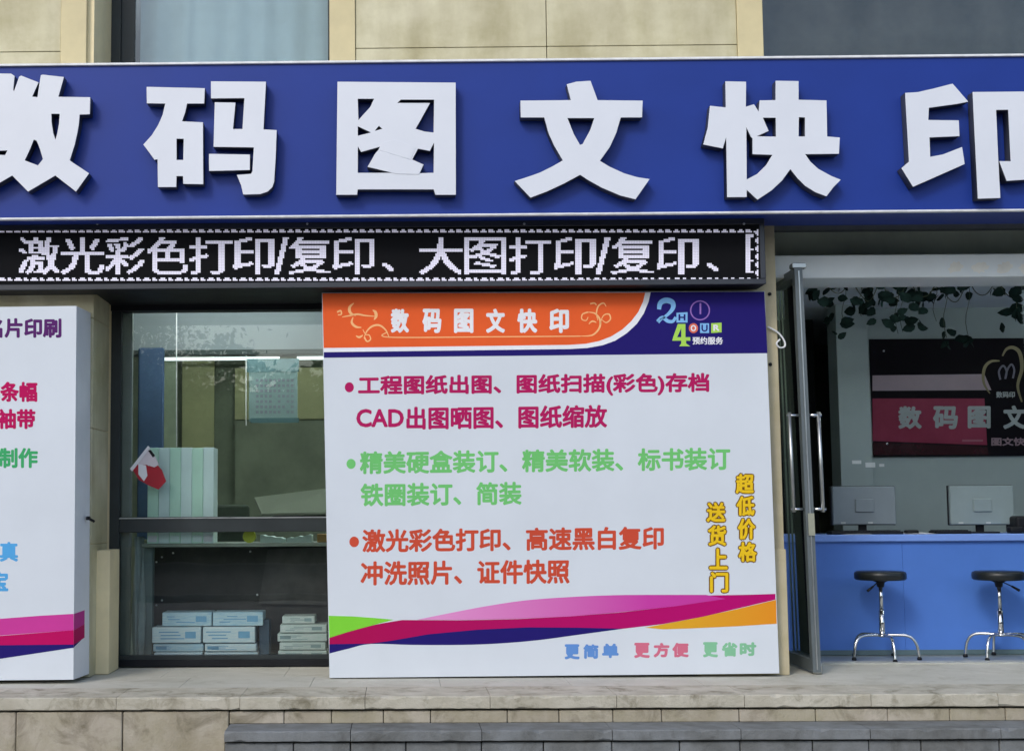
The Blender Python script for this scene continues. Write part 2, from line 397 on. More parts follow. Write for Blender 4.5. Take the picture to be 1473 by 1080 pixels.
# upper wall behind and above the sign
ZU = 2.9
xa = XX(125, WALL, 40); xb = XX(474, WALL, 40); xc = XX(1097, WALL, 40)
ztop = 5.6
bpart('upper_wall_core', M_joint, (-8, xa - 0.02, WALL + 0.05, WIN + 0.1, 3.1, ztop), (xb + 0.02, xc - 0.02, WALL + 0.05, WIN + 0.1, 3.1, ztop), (XX(1760, WALL), 10, WALL + 0.05, WIN + 0.1, 3.1, ztop))
zrow = ZZ(68, WALL, 700)
rows = [3.12, zrow, zrow + 0.74, zrow + 1.48]
xp0, xp1 = XX(511, WALL, 40), XX(1060, WALL, 40); xm = XX(786, WALL, 40)
for i in range(3):
    z0, z1 = rows[i] + 0.0025, rows[i + 1] - 0.0025
    for x0, x1 in ((xp0, xm), (xm, xp1)):
        bpart('stone_panel', M_stone, (x0 + 0.0025, x1 - 0.0025, WALL + rnd.uniform(0, 0.003), WALL + 0.04, z0, z1), bev=0.002)
    for x0, x1 in ((xa - 2.9, xa - 1.5), (xa - 1.5, XX(88, WALL, 40))):
        bpart('stone_panel', M_stone, (x0 + 0.0025, x1 - 0.0025, WALL + rnd.uniform(0, 0.003), WALL + 0.04, z0, z1), bev=0.002)
for x0, x1 in ((XX(88, WALL, 40), xa), (xb, xp0), (xp1, xc)):
    bpart('pilaster', M_stone2, (x0, x1, WALL - 0.012, WIN + 0.12, 3.12, ztop - 0.5), bev=0.003)
# reveal of the upper left window and its dark jamb
bpart('jamb', M_reveal, (xa - 0.02, XX(160, WIN - 0.02, 40), WALL + 0.03, WIN + 0.1, 3.12, ztop - 0.5))
def window(x0, x1, y, z0, z1, bars, parent, fm, gm, fw=0.05, depth=0.07, verts=()):
    wn = B()
    wn.box(x0, x0 + fw, y, y + depth, z0, z1, 0.003); wn.box(x1 - fw, x1, y, y + depth, z0, z1, 0.003)
    wn.box(x0 + fw, x1 - fw, y, y + depth, z0, z0 + fw, 0.003); wn.box(x0 + fw, x1 - fw, y, y + depth, z1 - fw, z1, 0.003)
    for a, c in bars: wn.box(x0 + fw, x1 - fw, y + 0.002, y + depth - 0.002, a, c, 0.003)
    for a, c in verts: wn.box(a, c, y + 0.004, y + depth - 0.004, z0 + fw, z1 - fw, 0.003)
    wo = wn.done('window_frame', fm, parent)
    p = B(); p.box(x0 + fw - 0.005, x1 - fw + 0.005, y + depth * 0.45, y + depth * 0.45 + 0.005, z0 + fw - 0.005, z1 - fw + 0.005)
    p.done('pane', gm, wo)
    return wo
xu0 = XX(160, WIN - 0.02, 40)
window(xu0, xb + 0.03, WIN - 0.02, 3.12, 5.1, (), bld, M_frame, G_up, fw=0.07)
xv = XX(194, WIN, 40)
bpart('window_mullion', M_frame, (xu0 + 0.07, xv, WIN, WIN + 0.05, 3.19, 5.03), bev=0.002)
window(xc, XX(1780, WIN), WIN - 0.30, 3.12, 5.1, (), bld, M_frame, G_up, fw=0.05)
# curtain behind the upper left window: pleated cloth
def pleats(name, x0, x1, y, z0, z1, m, parent, n=120, amp=0.03, per=0.13, seed=1, base=None):
    r_ = random.Random(seed); V = []; Fc = []; ph = 0
    for i in range(n + 1):
        x = x0 + (x1 - x0) * i / n; ph += (x1 - x0) / n / per * 2 * math.pi * r_.uniform(0.6, 1.5)
        for j in range(7):
            t = j / 6
            V.append((x + 0.01 * math.sin(ph * 0.7 + j), y + amp * math.sin(ph + 0.25 * j) * (0.5 + 0.5 * t), z1 + (z0 - z1) * t))
    for i in range(n):
        for j in range(6):
            k = i * 7 + j; Fc.append((k, k + 1, k + 8, k + 7))
    return pydata(name, V, Fc, m, parent, True, base)
M_curt = mat('pale_blue_curtain', (0.72, 0.77, 0.78), 0.8, noise=0.06, nscale=3)
M_curt2 = mat('dark_grey_curtain', (0.13, 0.105, 0.09), 0.85, noise=0.4, nscale=2)
c = pleats('curtain', xv, xb + 0.2, WIN + 0.16, 3.14, 5.0, M_curt, None, amp=0.022, per=0.22, seed=3, base=(xv, WIN + 0.16, 3.14)); tag(c, 'pale blue pleated curtain behind the upper left window', 'curtain')
c = pleats('curtain', xc + 0.05, XX(1760, WIN), WIN + 0.1, 3.14, 5.0, M_curt2, None, seed=5, amp=0.015, per=0.3, base=(xc, WIN + 0.1, 3.14)); tag(c, 'dark grey curtain behind the upper right window', 'curtain')
bpart('upper_room', mat('upper_room_paint', (0.25, 0.27, 0.28), 0.9, noise=0.1), (-8, 10, WIN + 0.9, WIN + 1.0, 3.0, ztop), (-8, 10, WIN - 0.1, WIN + 1.0, 3.0, 3.1))

# ground floor display window -----------------------------------------------------
zf0, zf1 = 0.0, ZZ(418, WIN, 300)
zr0, zr1 = ZZ(765, WIN, 300), ZZ(743, WIN, 300)
xw1 = XX(173, WIN)
window(xw0, x_wr, WIN, 0.005, 3.1, ((zr0, zr1),), bld, M_frame, G_glass, fw=xw1 - xw0)
bpart('window_head', M_black, (xw0 + 0.002, x_wr - 0.002, WIN - 0.03, WIN + 0.1, ZZ(447, WIN, 300), 3.098), bev=0.003)
bpart('transom_bead', M_steel, (xw1, x_wr - 0.06, WIN - 0.006, WIN + 0.004, zr1 - 0.012, zr1 - 0.004), bev=0.001)
bpart('window_sill', M_black, (xw0 + 0.002, x_wr - 0.002, WIN - 0.02, WIN - 0.002, 0.004, 0.05), bev=0.003)
# inner second frame stile seen through the glass at the left
bpart('window_stile', mat('grey_green_aluminium', (0.16, 0.19, 0.18), 0.5, noise=0.1), (XX(176, WIN + .1), XX(190, WIN + .1), WIN + 0.09, WIN + 0.13, 0.05, 3.0), bev=0.003)

# rooms --------------------------------------------------------------------------
M_ceil = mat('office_ceiling', (0.76, 0.82, 0.85), 0.8, noise=0.05, nscale=2)
M_in_beige = mat('ochre_office_wall', (0.52, 0.54, 0.30), 0.8, noise=0.12, nscale=1.5)
M_in_grey = mat('grey_office_wall', (0.32, 0.385, 0.385), 0.75, noise=0.07, nscale=1.5)
M_in_dark = mat('dark_green_office_wall', (0.21, 0.25, 0.18), 0.8, noise=0.2, nscale=2)
M_floor = mat('office_floor', (0.26, 0.30, 0.30), 0.35, noise=0.12, nscale=3)
BK = 5.8
zc = 2.80
x_part = XX(1100, WIN + 1)               # partition between the two rooms (left of the dark gap)
bpart('office_floor', M_floor, (-6, 9, 0.702, BK, -0.06, -0.004))
bpart('office_ceiling', M_ceil, (-6, 9, WIN + 0.12, BK, zc, 3.0))
bpart('back_wall', M_in_dark, (-6, 9, BK, BK + 0.12, 0, 3.0))
bpart('side_wall', M_in_dark, (-6.12, -6, WIN, BK, 0, 3.0), (9, 9.12, WIN, BK, 0, 3.0))
# ---- left room: things behind the display window
y5 = BK - 0.05
def panel_px(name, m, x0, x1, y0, y1, y, t=0.02, parent=bld, bev=0.0):
    """slab standing at depth y whose sides were read from the photograph"""
    return bpart(name, m, (XX(x0, y, (y0 + y1) / 2), XX(x1, y, (y0 + y1) / 2), y, y + t, ZZ(y1, y, (x0 + x1) / 2), ZZ(y0, y, (x0 + x1) / 2)), bev=bev, parent=parent)
panel_px('wall_panel', M_in_beige, 262, 308, 470, 700, y5 - 0.02)
panel_px('wall_panel', M_in_beige, 338, 700, 528, 602, y5 - 0.02)
panel_px('cornice', mat('dark_cornice', (0.05, 0.08, 0.08), 0.6, noise=0.1), 150, 700, 503, 511, y5 - 0.10, 0.06)
panel_px('wall_panel', mat('pale_green_door', (0.46, 0.56, 0.40), 0.6, noise=0.08), 236, 254, 520, 700, y5 - 0.3)
b = B(); q0 = P(205, 0, 0)
panel_px('wall_panel', mat('grey_green_wainscot', (0.25, 0.29, 0.21), 0.7, noise=0.2, nscale=2), 338, 700, 604, 800, y5 - 0.06)
# lamp strip under the ceiling of the left room (white strip seen through the window)
M_tube = mat('lit_tube', (0.85, 0.95, 0.95), 0.5, emit=1.0); M_fill3 = mat('fill_tube_front', (0.95, 1.0, 0.97), 0.5, emit=38.0); M_fill2 = mat('fill_tube_bright', (0.93, 1.0, 0.98), 0.5, emit=17.0)
for i, (a, c) in enumerate(((232, 405), (424, 600))):
    t = thing('tube_light', P((a + c) / 2, 512, y5 - 0.5), ['lit white tube light under the office ceiling, left of the calendar\'s hook', 'lit white tube light under the office ceiling, running behind the main signboard'][i], 'ceiling light', 'tube lights in the left office')
    yy = y5 - 0.5
    bpart('fitting', M_trim, (XX(a, yy, 512), XX(c, yy, 512), yy, yy + 0.08, ZZ(510, yy, 400), ZZ(506, yy, 400)), bev=0.003, parent=t)
    b = B(); b.tube([(XX(a + 3, yy, 512), yy + 0.02, ZZ(515, yy, 400)), (XX(c - 3, yy, 512), yy + 0.02, ZZ(515, yy, 400))], 0.018, 10); b.done('tube', M_tube, t, True)
for i, (xa_, xb_) in enumerate(((-2.0, -0.6), (0.2, 1.6), (3.0, 4.4), (5.0, 6.4), (-2.4, -1.0), (-0.6, 0.8))):  # tubes added out of view to brighten both rooms
    yt_ = (1.25, 1.25, 1.05, 1.05, 2.65, 2.65)[i]
    t = thing('tube_light', ((xa_ + xb_) / 2, yt_, zc), 'added unseen fill tube on the shop ceiling above the %s' % ['mint file boxes', 'space behind the main signboard', 'blue counter and its left stool', 'right part of the blue counter', 'navy partition board', 'wall calendar'][i], 'ceiling light', 'added fill tubes of the shop')
    bpart('fitting', M_trim, (xa_, xb_, yt_ - .03, yt_ + .03, zc - .05, zc - .001), bev=0.003, parent=t)
    b = B(); b.tube([(xa_ + .03, yt_, zc - .07), (xb_ - .03, yt_, zc - .07)], 0.018, 10); b.done('tube', M_fill3 if i < 2 or i > 3 else M_fill2, t, True)
yh = 2.1
bh = bpart('light_catch_panel', mat('pale_blue_grey_catch_panel', (0.25, 0.295, 0.32), 0.7, noise=0.05, nscale=1.5), (XX(120, yh, 480), XX(640, yh, 480), yh, yh + .06, ZZ(503, yh, 320), zc - .002))  # added panel that catches light, standing in for a band of reflected sky
bpart('light_catch_edge', mat('dark_teal_edge', (0.03, 0.05, 0.05), 0.6, noise=0.1), (XX(120, yh, 480), XX(640, yh, 480), yh - .01, yh + .07, ZZ(510, yh, 320), ZZ(503, yh, 320) - .001))
# calendar
yc = 3.2
cal = thing('wall_calendar', P(392, 605, yc), 'pale blue wall calendar with a grid of dates hanging inside the display window', 'calendar')
panel_px('sheet', mat('calendar_sheet', (0.19, 0.28, 0.28), 0.7, noise=0.05), 358, 428, 520, 606, yc, 0.004, cal)
panel_px('header', mat('calendar_header', (0.11, 0.20, 0.22), 0.7, noise=0.05), 355, 430, 516, 535, yc - 0.004, 0.004, cal)
panel_px('foot_strip', mat('calendar_foot', (0.06, 0.13, 0.14), 0.7, noise=0.05), 360, 430, 601, 608, yc - 0.004, 0.004, cal)
b = B()
for r in range(7):
    for q in range(9):
        if rnd.random() < 0.85:
            u = 368 + q * 6.3; v = 545 + r * 7.6; a = P(u, v, yc - 0.002); c2 = P(u + 4, v + 4, yc - 0.002)
            b.quad((a.x, a.y, a.z), (c2.x, a.y, a.z), (c2.x, a.y, c2.z), (a.x, a.y, c2.z))
b.done('date_print', mat('calendar_print', (0.18, 0.20, 0.24), 0.7, noise=0.05), cal)
b = B(); b.tube([P(354, 500, yc - .02), P(354, 612, yc - .02)], 0.005, 6); tag(b.done('pull_cord', M_trim, base=P(354, 612, yc)), 'thin pale cord hanging beside the wall calendar', 'cord')
# thin rod seen at px 254
b = B(); b.tube([P(254, 448, 1.6), P(254, 642, 1.6)], 0.004, 6); tag(b.done('pull_cord', M_trim, base=P(254, 642, 1.6)), 'thin pale cord hanging down to the mint file boxes', 'cord')
M_bluecurt = mat('navy_panel', (0.05, 0.10, 0.20), 0.7, noise=0.2, nscale=2)
b = B(); b.box(XX(198, 2.0, 600), XX(235, 2.0, 600), 2.0, 2.04, 0.85, ZZ(500, 2.0, 220), .01); tag(b.done('partition_board', M_bluecurt, base=P(216, 750, 2.0)), 'narrow dark blue partition board standing at the left inside the display window', 'partition board')
# display shelf directly behind the window
ysf = WIN + 0.12
shz = ZZ(781, ysf + 0.05, 300)
sh = thing('display_shelf', (XX(300, ysf), ysf + 0.2, 0), 'grey shelf cabinet with dark back panel behind the display window', 'shelf')
xs0, xs1 = XX(205, ysf), XX(580, ysf)
bpart('shelf_board', mat('shelf_board_grey', (0.20, 0.24, 0.20), 0.5, noise=0.1), (xs0, xs1, ysf, ysf + 0.55, shz - 0.025, shz), bev=0.002, parent=sh)
bpart('back_panel', mat('dark_brown_grey_board', (0.055, 0.052, 0.048), 0.6, noise=0.35, nscale=3, bump=0.1), (XX(222, ysf + .5), xs1, ysf + 0.50, ysf + 0.53, 0.0, shz - 0.03), parent=sh)
pydata('inner_panel', [P(385, 790, ysf + .46), P(480, 786, ysf + .46), P(480, 870, ysf + .46), P(372, 868, ysf + .46), P(385, 790, ysf + .48), P(480, 786, ysf + .48), P(480, 870, ysf + .48), P(372, 868, ysf + .48)],
       [(0, 3, 2, 1), (0, 1, 5, 4), (3, 0, 4, 7), (4, 5, 6, 7)], mat('smoky_board', (0.085, 0.08, 0.075), 0.4, noise=0.3, nscale=4), sh)
for px_, py_ in ((225, 808), (233, 801), (249, 795), (233, 863), (225, 870), (360, 793), (370, 855)):
    q = P(px_, py_, ysf + 0.495); b = B(); b.lathe([(0.007, -0.008), (0.008, 0.0)], q, 8, 'Y'); b.done('screw_cap', M_trim, sh)
bpart('shelf_base', M_in_dark, (xs0, xs1, ysf, ysf + 0.5, 0.0, 0.03), parent=sh)
# hanging pale curtain strip at the left below the rail
c = pleats('curtain_strip', XX(190, ysf + .02, 850), XX(207, ysf + .02, 850), ysf + 0.05, 0.06, ZZ(772, ysf, 200), mat('grey_plastic_sheet', (0.26, 0.32, 0.32), 0.35, noise=0.15), None, n=24, amp=0.012, per=0.04, seed=2, base=(XX(190, ysf), ysf, 0.06))
tag(c, 'narrow grey plastic strip hanging in the lower left of the display window', 'curtain')
b = B(); b.box(XX(209, ysf + .1), XX(222, ysf + .1), ysf + 0.08, ysf + 0.16, 0.03, shz - 0.03, 0.002); tag(b.done('upright_panel', mat('dull_teal_tube', (0.13, 0.18, 0.18), 0.6, noise=0.1), base=(XX(215, ysf + .1), ysf + .12, 0)), 'dull teal upright panel standing beside the grey plastic strip', 'panel')
# mint green file boxes standing on the shelf
M_mint = mat('mint_card', (0.64, 0.92, 0.78), 0.6, noise=0.05, nscale=5); M_mint2 = mat('pale_mint_card', (0.76, 0.92, 0.92), 0.6, noise=0.05, nscale=5)
yb = ysf + 0.02
xe = [212, 228, 244, 260, 276, 292, 307.5]
pos_words = ['leftmost behind the flag,', 'second from the left,', 'third from the left,', 'fourth from the left,', 'second from the right,', 'rightmost']
for i in range(6):
    x0, x1 = XX(xe[i], yb, 700), XX(xe[i + 1], yb, 700); zt = ZZ(644 + rnd.uniform(-0.6, 0.6), yb, 260)
    t = thing('file_box', ((x0 + x1) / 2, yb + 0.1, shz), 'tall mint green file box, %s of the row of six' % pos_words[i], 'file box', 'mint file boxes on the display shelf')
    bpart('case', M_mint if i % 2 == 0 else M_mint2, (x0 + 0.001, x1 - 0.001, yb + rnd.uniform(0, 0.004), yb + 0.22, shz, zt), bev=0.003, parent=t)
    bpart('foot_label', M_white if i in (0, 5) else M_mint2, (x0 + 0.008, x1 - 0.008, yb - 0.002, yb, shz + 0.01, shz + 0.055), parent=t)
# paper flag stuck behind the glass
fy = WIN - 0.01
fl = thing('paper_flag', P(205, 700, fy), 'small red and white paper flag in front of the mint file boxes', 'flag')
print_px('stick', [[(187, 674), (190, 678), (216, 644), (213, 641)]], fy - 0.006, K_white, fl, thick=0.004)
print_px('white_cloth', [[(213, 642), (222, 655), (229, 668), (222, 672), (210, 668), (198, 668)]], fy, mat('flag_white', (0.72, 0.66, 0.70), 0.7, noise=0.05), fl, thick=0.002)
print_px('red_cloth', [[(190, 674), (201, 664), (214, 670), (226, 668), (233, 676), (239, 692), (228, 704), (214, 698), (200, 690)]], fy + 0.004, mat('flag_red', (0.42, 0.015, 0.03), 0.7, noise=0.1), fl, thick=0.002)
print_px('white_patch', [[(199, 667), (210, 669), (212, 684), (207, 692), (199, 682)]], fy - 0.001, K_white, fl, thick=0.001)
print_px('dark_patch', [[(213, 648), (217, 647), (223, 655), (220, 658)]], fy - 0.004, M_black, fl, thick=0.001)
# small things on the shelf, right part
M_yg = mat('yellow_green_tape', (0.45, 0.52, 0.04), 0.5, noise=0.1)
q = P(359, 773, ysf + 0.06); b = B(); b.lathe([(0.02, -0.03), (0.045, -0.03), (0.045, 0.03), (0.02, 0.03)], (q.x, q.y, shz + 0.046), 24, 'Y'); tag(b.done('tape_roll', M_yg, smooth=False, base=(q.x, q.y, shz)), 'yellow green roll of tape on the display shelf', 'tape roll')
for i, (a, c2) in enumerate(((374, 408), (412, 448))):
    yy = ysf + 0.08; x0, x1 = XX(a, yy, 772), XX(c2, yy, 772)
    V = []; Fc = []
    for k in range(9):
        u = k / 8; h = 0.055 - 0.025 * (u if i == 0 else 1 - u) + 0.004 * math.sin(k * 2.1)
        for dy_ in (0, 0.2): V += [(x0 + (x1 - x0) * u, yy + dy_, shz + 0.001), (x0 + (x1 - x0) * u, yy + dy_, shz + h)]
    for k in range(8):
        a_ = k * 4; Fc += [(a_, a_ + 4, a_ + 5, a_ + 1), (a_ + 1, a_ + 5, a_ + 7, a_ + 3), (a_ + 3, a_ + 7, a_ + 6, a_ + 2)]
    Fc += [(0, 1, 3, 2), (32, 34, 35, 33)]
    tag(pydata('paper_bundle', V, Fc, mat('mint_white_paper', (0.55, 0.70, 0.66), 0.7, noise=0.08), base=((x0 + x1) / 2, yy, shz)), ['loose pale paper bundle beside the yellow green tape roll', 'loose pale paper bundle on the shelf beside the main signboard edge'][i], 'paper', 'paper bundles on the display shelf')
q = P(462, 772, ysf + .1); b = B(); b.box(q.x - .03, q.x + .05, q.y, q.y + .1, shz, shz + 0.06, 0.004); tag(b.done('carton', mat('orange_carton', (0.45, 0.28, 0.10), 0.6, noise=0.1), base=(q.x, q.y, shz)), 'small orange brown carton on the shelf at the signboard edge', 'carton')
# printer and desk deeper in the left room
yd = 2.6
dk = thing('office_desk', P(410, 760, yd), 'dark office desk inside the shop behind the display window', 'desk')
bpart('desk_top', mat('dark_olive_laminate', (0.12, 0.14, 0.09), 0.5, noise=0.2), (XX(300, yd), XX(560, yd), yd, yd + 0.6, 0.72, 0.75), parent=dk, bev=0.003)
bpart('desk_front', M_in_dark, (XX(305, yd), XX(555, yd), yd + 0.05, yd + 0.07, 0.0, 0.72), parent=dk)
pr = thing('desktop_printer', (XX(425, yd + .1), yd + 0.3, 0.75), 'pale grey desktop printer with sloping lid on the office desk', 'printer')
x0, x1 = XX(392, yd + .1, 700), XX(490, yd + .1, 700)
V = [(x0, yd + .1, .75), (x1, yd + .1, .75), (x1, yd + .5, .75), (x0, yd + .5, .75), (x0 + .02, yd + .1, 1.0), (x1, yd + .1, 1.0), (x1, yd + .5, 1.18), (x0 - .06, yd + .5, 1.15)]
pydata('body', V, [(0, 3, 2, 1), (0, 1, 5, 4), (1, 2, 6, 5), (2, 3, 7, 6), (3, 0, 4, 7), (4, 5, 6, 7)], mat('printer_grey', (0.15, 0.18, 0.13), 0.5, noise=0.06), pr)
pydata('lid', [(x0 - .09, yd + .08, 1.03), (x1, yd + .08, 1.04), (x1, yd + .55, 1.26), (x0 - .2, yd + .55, 1.17), (x0 - .09, yd + .08, 1.05), (x1, yd + .08, 1.06), (x1, yd + .55, 1.28), (x0 - .2, yd + .55, 1.19)],
       [(0, 3, 2, 1), (0, 1, 5, 4), (1, 2, 6, 5), (2, 3, 7, 6), (3, 0, 4, 7), (4, 5, 6, 7)], mat('printer_lid_grey', (0.15, 0.17, 0.13), 0.45, noise=0.06), pr)
ch = thing('office_chair', (XX(330, yd - .3), yd - 0.3, 0), 'dark office chair with rounded back inside the left office', 'chair')
cx_ = XX(325, yd - .3, 700)
b = B(); b.box(cx_ - .24, cx_ + .24, yd - .5, yd - .05, .45, .52, .03, 3); b.done('seat', M_black, ch, True)
b = B(); b.box(cx_ - .22, cx_ + .22, yd - .58, yd - .52, .62, 1.12, .028, 3); b.done('backrest', mat('dark_green_fabric', (0.04, 0.055, 0.04), 0.9, noise=0.2), ch, True)
b = B(); b.tube([(cx_, yd - .3, .08), (cx_, yd - .3, .45)], .03); b.done('post', M_black, ch)
b = B()
for k in range(5):
    a = k * 2 * math.pi / 5; b.tube([(cx_, yd - .3, .1), (cx_ + .28 * math.cos(a), yd - .3 + .28 * math.sin(a), .04)], .02, 6)
b.done('base', M_black, ch)
# reams of paper in blue and white wrappers
def wrap_mat(n, c1, c2):
    m = mat(n, c1, 0.45, noise=0.0, nscale=9, col2=c2, stretch=(1.2, 1.2, 10)); return m
M_ream = [wrap_mat('ream_wrap_blue', (0.38, 0.66, 0.84), (0.76, 0.90, 0.95)), wrap_mat('ream_wrap_pale', (0.62, 0.82, 0.92), (0.88, 0.95, 0.97)), wrap_mat('ream_wrap_mint', (0.66, 0.80, 0.76), (0.90, 0.95, 0.93))]
yr = ysf + 0.03
rows_l = [  # x0,x1,ytop,ybot,material,label
    (222, 291, 933.5, 944, 1, 'lowest left ream of the wide stack'), (294, 371, 933.5, 944, 1, 'lowest right ream of the wide stack'),
    (220, 292, 921.5, 932.5, 0, 'second left ream up in the wide stack'), (295, 369, 921.5, 932.5, 1, 'second right ream up in the wide stack'),
    (219, 289, 897, 920, 1, 'middle left ream of the wide stack'), (292, 367, 897, 920, 1, 'middle right ream of the wide stack'),
    (233, 304, 876, 896, 0, 'top left ream of the wide stack'), (306, 378, 876, 896, 0, 'top right ream of the wide stack'),
    (400, 470, 932, 944, 2, 'lowest ream of the right hand stack'), (402, 468, 920, 931, 2, 'second ream up in the right hand stack'),
    (399, 470, 907, 919, 2, 'third ream up in the right hand stack'), (403, 470, 894, 906, 2, 'fourth ream up in the right hand stack'),
    (406, 453, 882, 893, 2, 'shorter greenish ream on top of the right hand stack')]
zt_prev = {}
for (x0, x1, yt, ybm, mi, lab) in rows_l:
    key = 'L' if x1 < 390 else 'R'
    z0 = ZZ(ybm, yr, 300) - ZZ(944, yr, 300) + 0.034; z1 = ZZ(yt, yr, 300) - ZZ(944, yr, 300) + 0.034
    dx = 0.0
    t = thing('paper_ream', (XX((x0 + x1) / 2, yr, 920), yr + .1, z0), 'wrapped paper ream, ' + lab, 'paper ream', 'paper reams behind the display window')
    xa_, xb_ = XX(x0, yr, 920), XX(x1, yr, 920); yo = yr + rnd.uniform(-0.012, 0.012)
    bpart('wrapper', M_ream[mi], (xa_, xb_, yo, yo + 0.21, z0 + 0.001, z1), bev=0.004, parent=t)
    lb = mat('ream_label_blue', (0.22, 0.48, 0.72), 0.5, noise=0.1) if mi < 2 else mat('ream_label_grey', (0.34, 0.48, 0.50), 0.5, noise=0.1)
    hh = z1 - z0
    wd = xb_ - xa_
    b = B()
    for ln in range(3):        # printed lines and a logo block on the end of the wrapper
        a_ = xa_ + wd * rnd.uniform(.06, .3); c_ = a_ + wd * rnd.uniform(.15, .5); zz = z0 + hh * (.25 + .2 * ln)
        b.box(a_, min(c_, xb_ - .01), yo - 0.0008, yo - .0001, zz, zz + hh * .07)
    a_ = xa_ + wd * rnd.choice((.05, .68)); b.box(a_, a_ + wd * .22, yo - .0008, yo - .0001, z0 + hh * .3, z0 + hh * .72)
    tag(b.done('printed_label', lb, t), kind='stuff')
b = B(); b.box(XX(374, yr + .1, 920), XX(388, yr + .1, 920), yr + .05, yr + .2, 0.034, ZZ(892, yr, 380), .002); tag(b.done('carton', mat('slate_blue_carton', (0.06, 0.10, 0.15), 0.6, noise=0.15), base=(XX(380, yr + .1), yr + .1, .034)), 'narrow slate blue carton between the two stacks of reams', 'carton')

# ------------------------------------------------------------------ right room
yw = 3.1                                     # wall with the dark sign
bpart('partition', M_in_dark, (x_part - 0.5, x_part - 0.4, WIN + 0.3, BK, 0, 2.8))
bpart('rear_wall', M_in_grey, (XX(1207, yw, 700), 9, yw, yw + 0.1, 0, 3.0))
bpart('column', M_in_grey, (XX(1207, yw - .25, 600), XX(1253, yw - .25, 600), yw - 0.25, yw - .002, 0, 2.9), bev=0.004)
bpart('passage_shade_panel', mat('passage_shade_black', (0.015, 0.018, 0.02), 0.9, noise=0.1), (x_part - 0.35, XX(1212, yw, 700), yw + 0.7, yw + 0.75, 0, 3.0))  # near-black sheet, shade of the open passage put into its colour
for x0, x1, y0, y1 in ((1226, 1239, 662, 667), (1245, 1259, 665, 672), (1265, 1272, 667, 671)):
    panel_px('wall_tag', mat('white_wall_tag', (0.75, 0.78, 0.78), 0.5, noise=0.05), x0, x1, y0, y1, yw - 0.256, 0.005)
# black acrylic sign; its maroon and grey areas are a painted street reflection
ya = yw - 0.03
sg = thing('wall_sign', P(1380, 655, ya), 'glossy black acrylic sign with painted maroon reflection and silver characters on the grey back wall', 'sign')
xs0, xs1 = XX(1254, ya, 570), XX(1600, ya, 570)
M_acb = mat('black_acrylic', (0.006, 0.005, 0.008), 0.5, noise=0.1, spec=0.06); M_refl = mat('maroon_reflection_paint', (0.20, 0.02, 0.05), 0.4, spec=0.15, noise=0.0, nscale=1.4, col2=(0.27, 0.04, 0.085))
bpart('backing', M_acb, (xs0, xs1, ya, ya + 0.02, ZZ(656, ya, 1360), ZZ(487, ya, 1360)), parent=sg, bev=0.002)
print_px('maroon_reflection', [[(1255, 573), (1416, 573), (1420, 640), (1255, 634)]], ya - 0.0008, M_refl, sg)
print_px('maroon_reflection_foot', [[(1255, 636), (1420, 642), (1422, 654), (1255, 654)]], ya - 0.0009, mat('deep_maroon_reflection_paint', (0.03, 0.003, 0.008), 0.15, noise=0.1), sg)
print_px('grey_reflection', [[(1255, 540), (1416, 538), (1426, 561), (1255, 562)]], ya - 0.0010, mat('mauve_grey_reflection_paint', (0.30, 0.225, 0.27), 0.3, noise=0.05), sg)
M_silver = mat('silver_lettering', (0.27, 0.30, 0.31), 0.4, metal=0.2, noise=0.1)
for ch_, x0, x1, yt, yb_ in (('数', 1292, 1326, 584, 617), ('码', 1342, 1378, 584, 617), ('图', 1392, 1425, 584, 616), ('文', 1443, 1475, 583, 617), ('快', 1493, 1527, 583, 617), ('印', 1543, 1577, 583, 617)):
    lettering(ch_, x0, x1, yt, yb_, ya - 0.004, M_silver, sg, 1.5)
V, Fc = [], []
stroke_px(smooth_pts([(1424, 566), (1415, 550), (1416, 530), (1425, 520), (1438, 519)]), lambda t: 1.5 + 3 * math.sin(t * 3.1), (V, Fc))
stroke_px(smooth_pts([(1442, 512), (1448, 502), (1458, 500), (1467, 508), (1470, 530), (1464, 555), (1470, 578)]), lambda t: 2 + 3.5 * math.sin(t * 3.1), (V, Fc))
pydata('gold_swirl', [P(a, c_, ya - 0.004) for a, c_ in V], Fc, mat('gold_swirl_paint', (0.16, 0.14, 0.07), 0.35, metal=0.3, noise=0.15), sg)
V, Fc = [], []
stroke_px(smooth_pts([(1439, 546), (1437, 534), (1443, 526), (1448, 534), (1446, 545), (1449, 532), (1455, 524), (1459, 532), (1457, 544)], 6), lambda t: 2.8, (V, Fc))
pydata('emblem', [P(a, c_, ya - 0.005) for a, c_ in V], Fc, mat('mauve_silver', (0.12, 0.12, 0.17), 0.5, noise=0.1), sg)
lettering('数码印', 1433, 1460, 563, 572, ya - 0.005, M_silver, sg, 0.4)
lettering('图文快印', 1426, 1490, 629, 641, ya - 0.005, mat('mauve_lettering', (0.20, 0.13, 0.16), 0.4, noise=0.1), sg, 0.5)
print_px('rule', [[(1384, 632), (1414, 632), (1414, 635), (1384, 635)]], ya - 0.004, mat('rose_rule', (0.26, 0.07, 0.11), 0.4, noise=0.1), sg)
for q in ((1271, 505), (1276, 638)):
    pp = P(q[0], q[1], ya - 0.006); b = B(); b.lathe([(0.010, 0.008), (0.012, 0.0), (0.008, -0.008)], pp, 12, 'Y'); b.done('screw', M_chrome, sg, True)
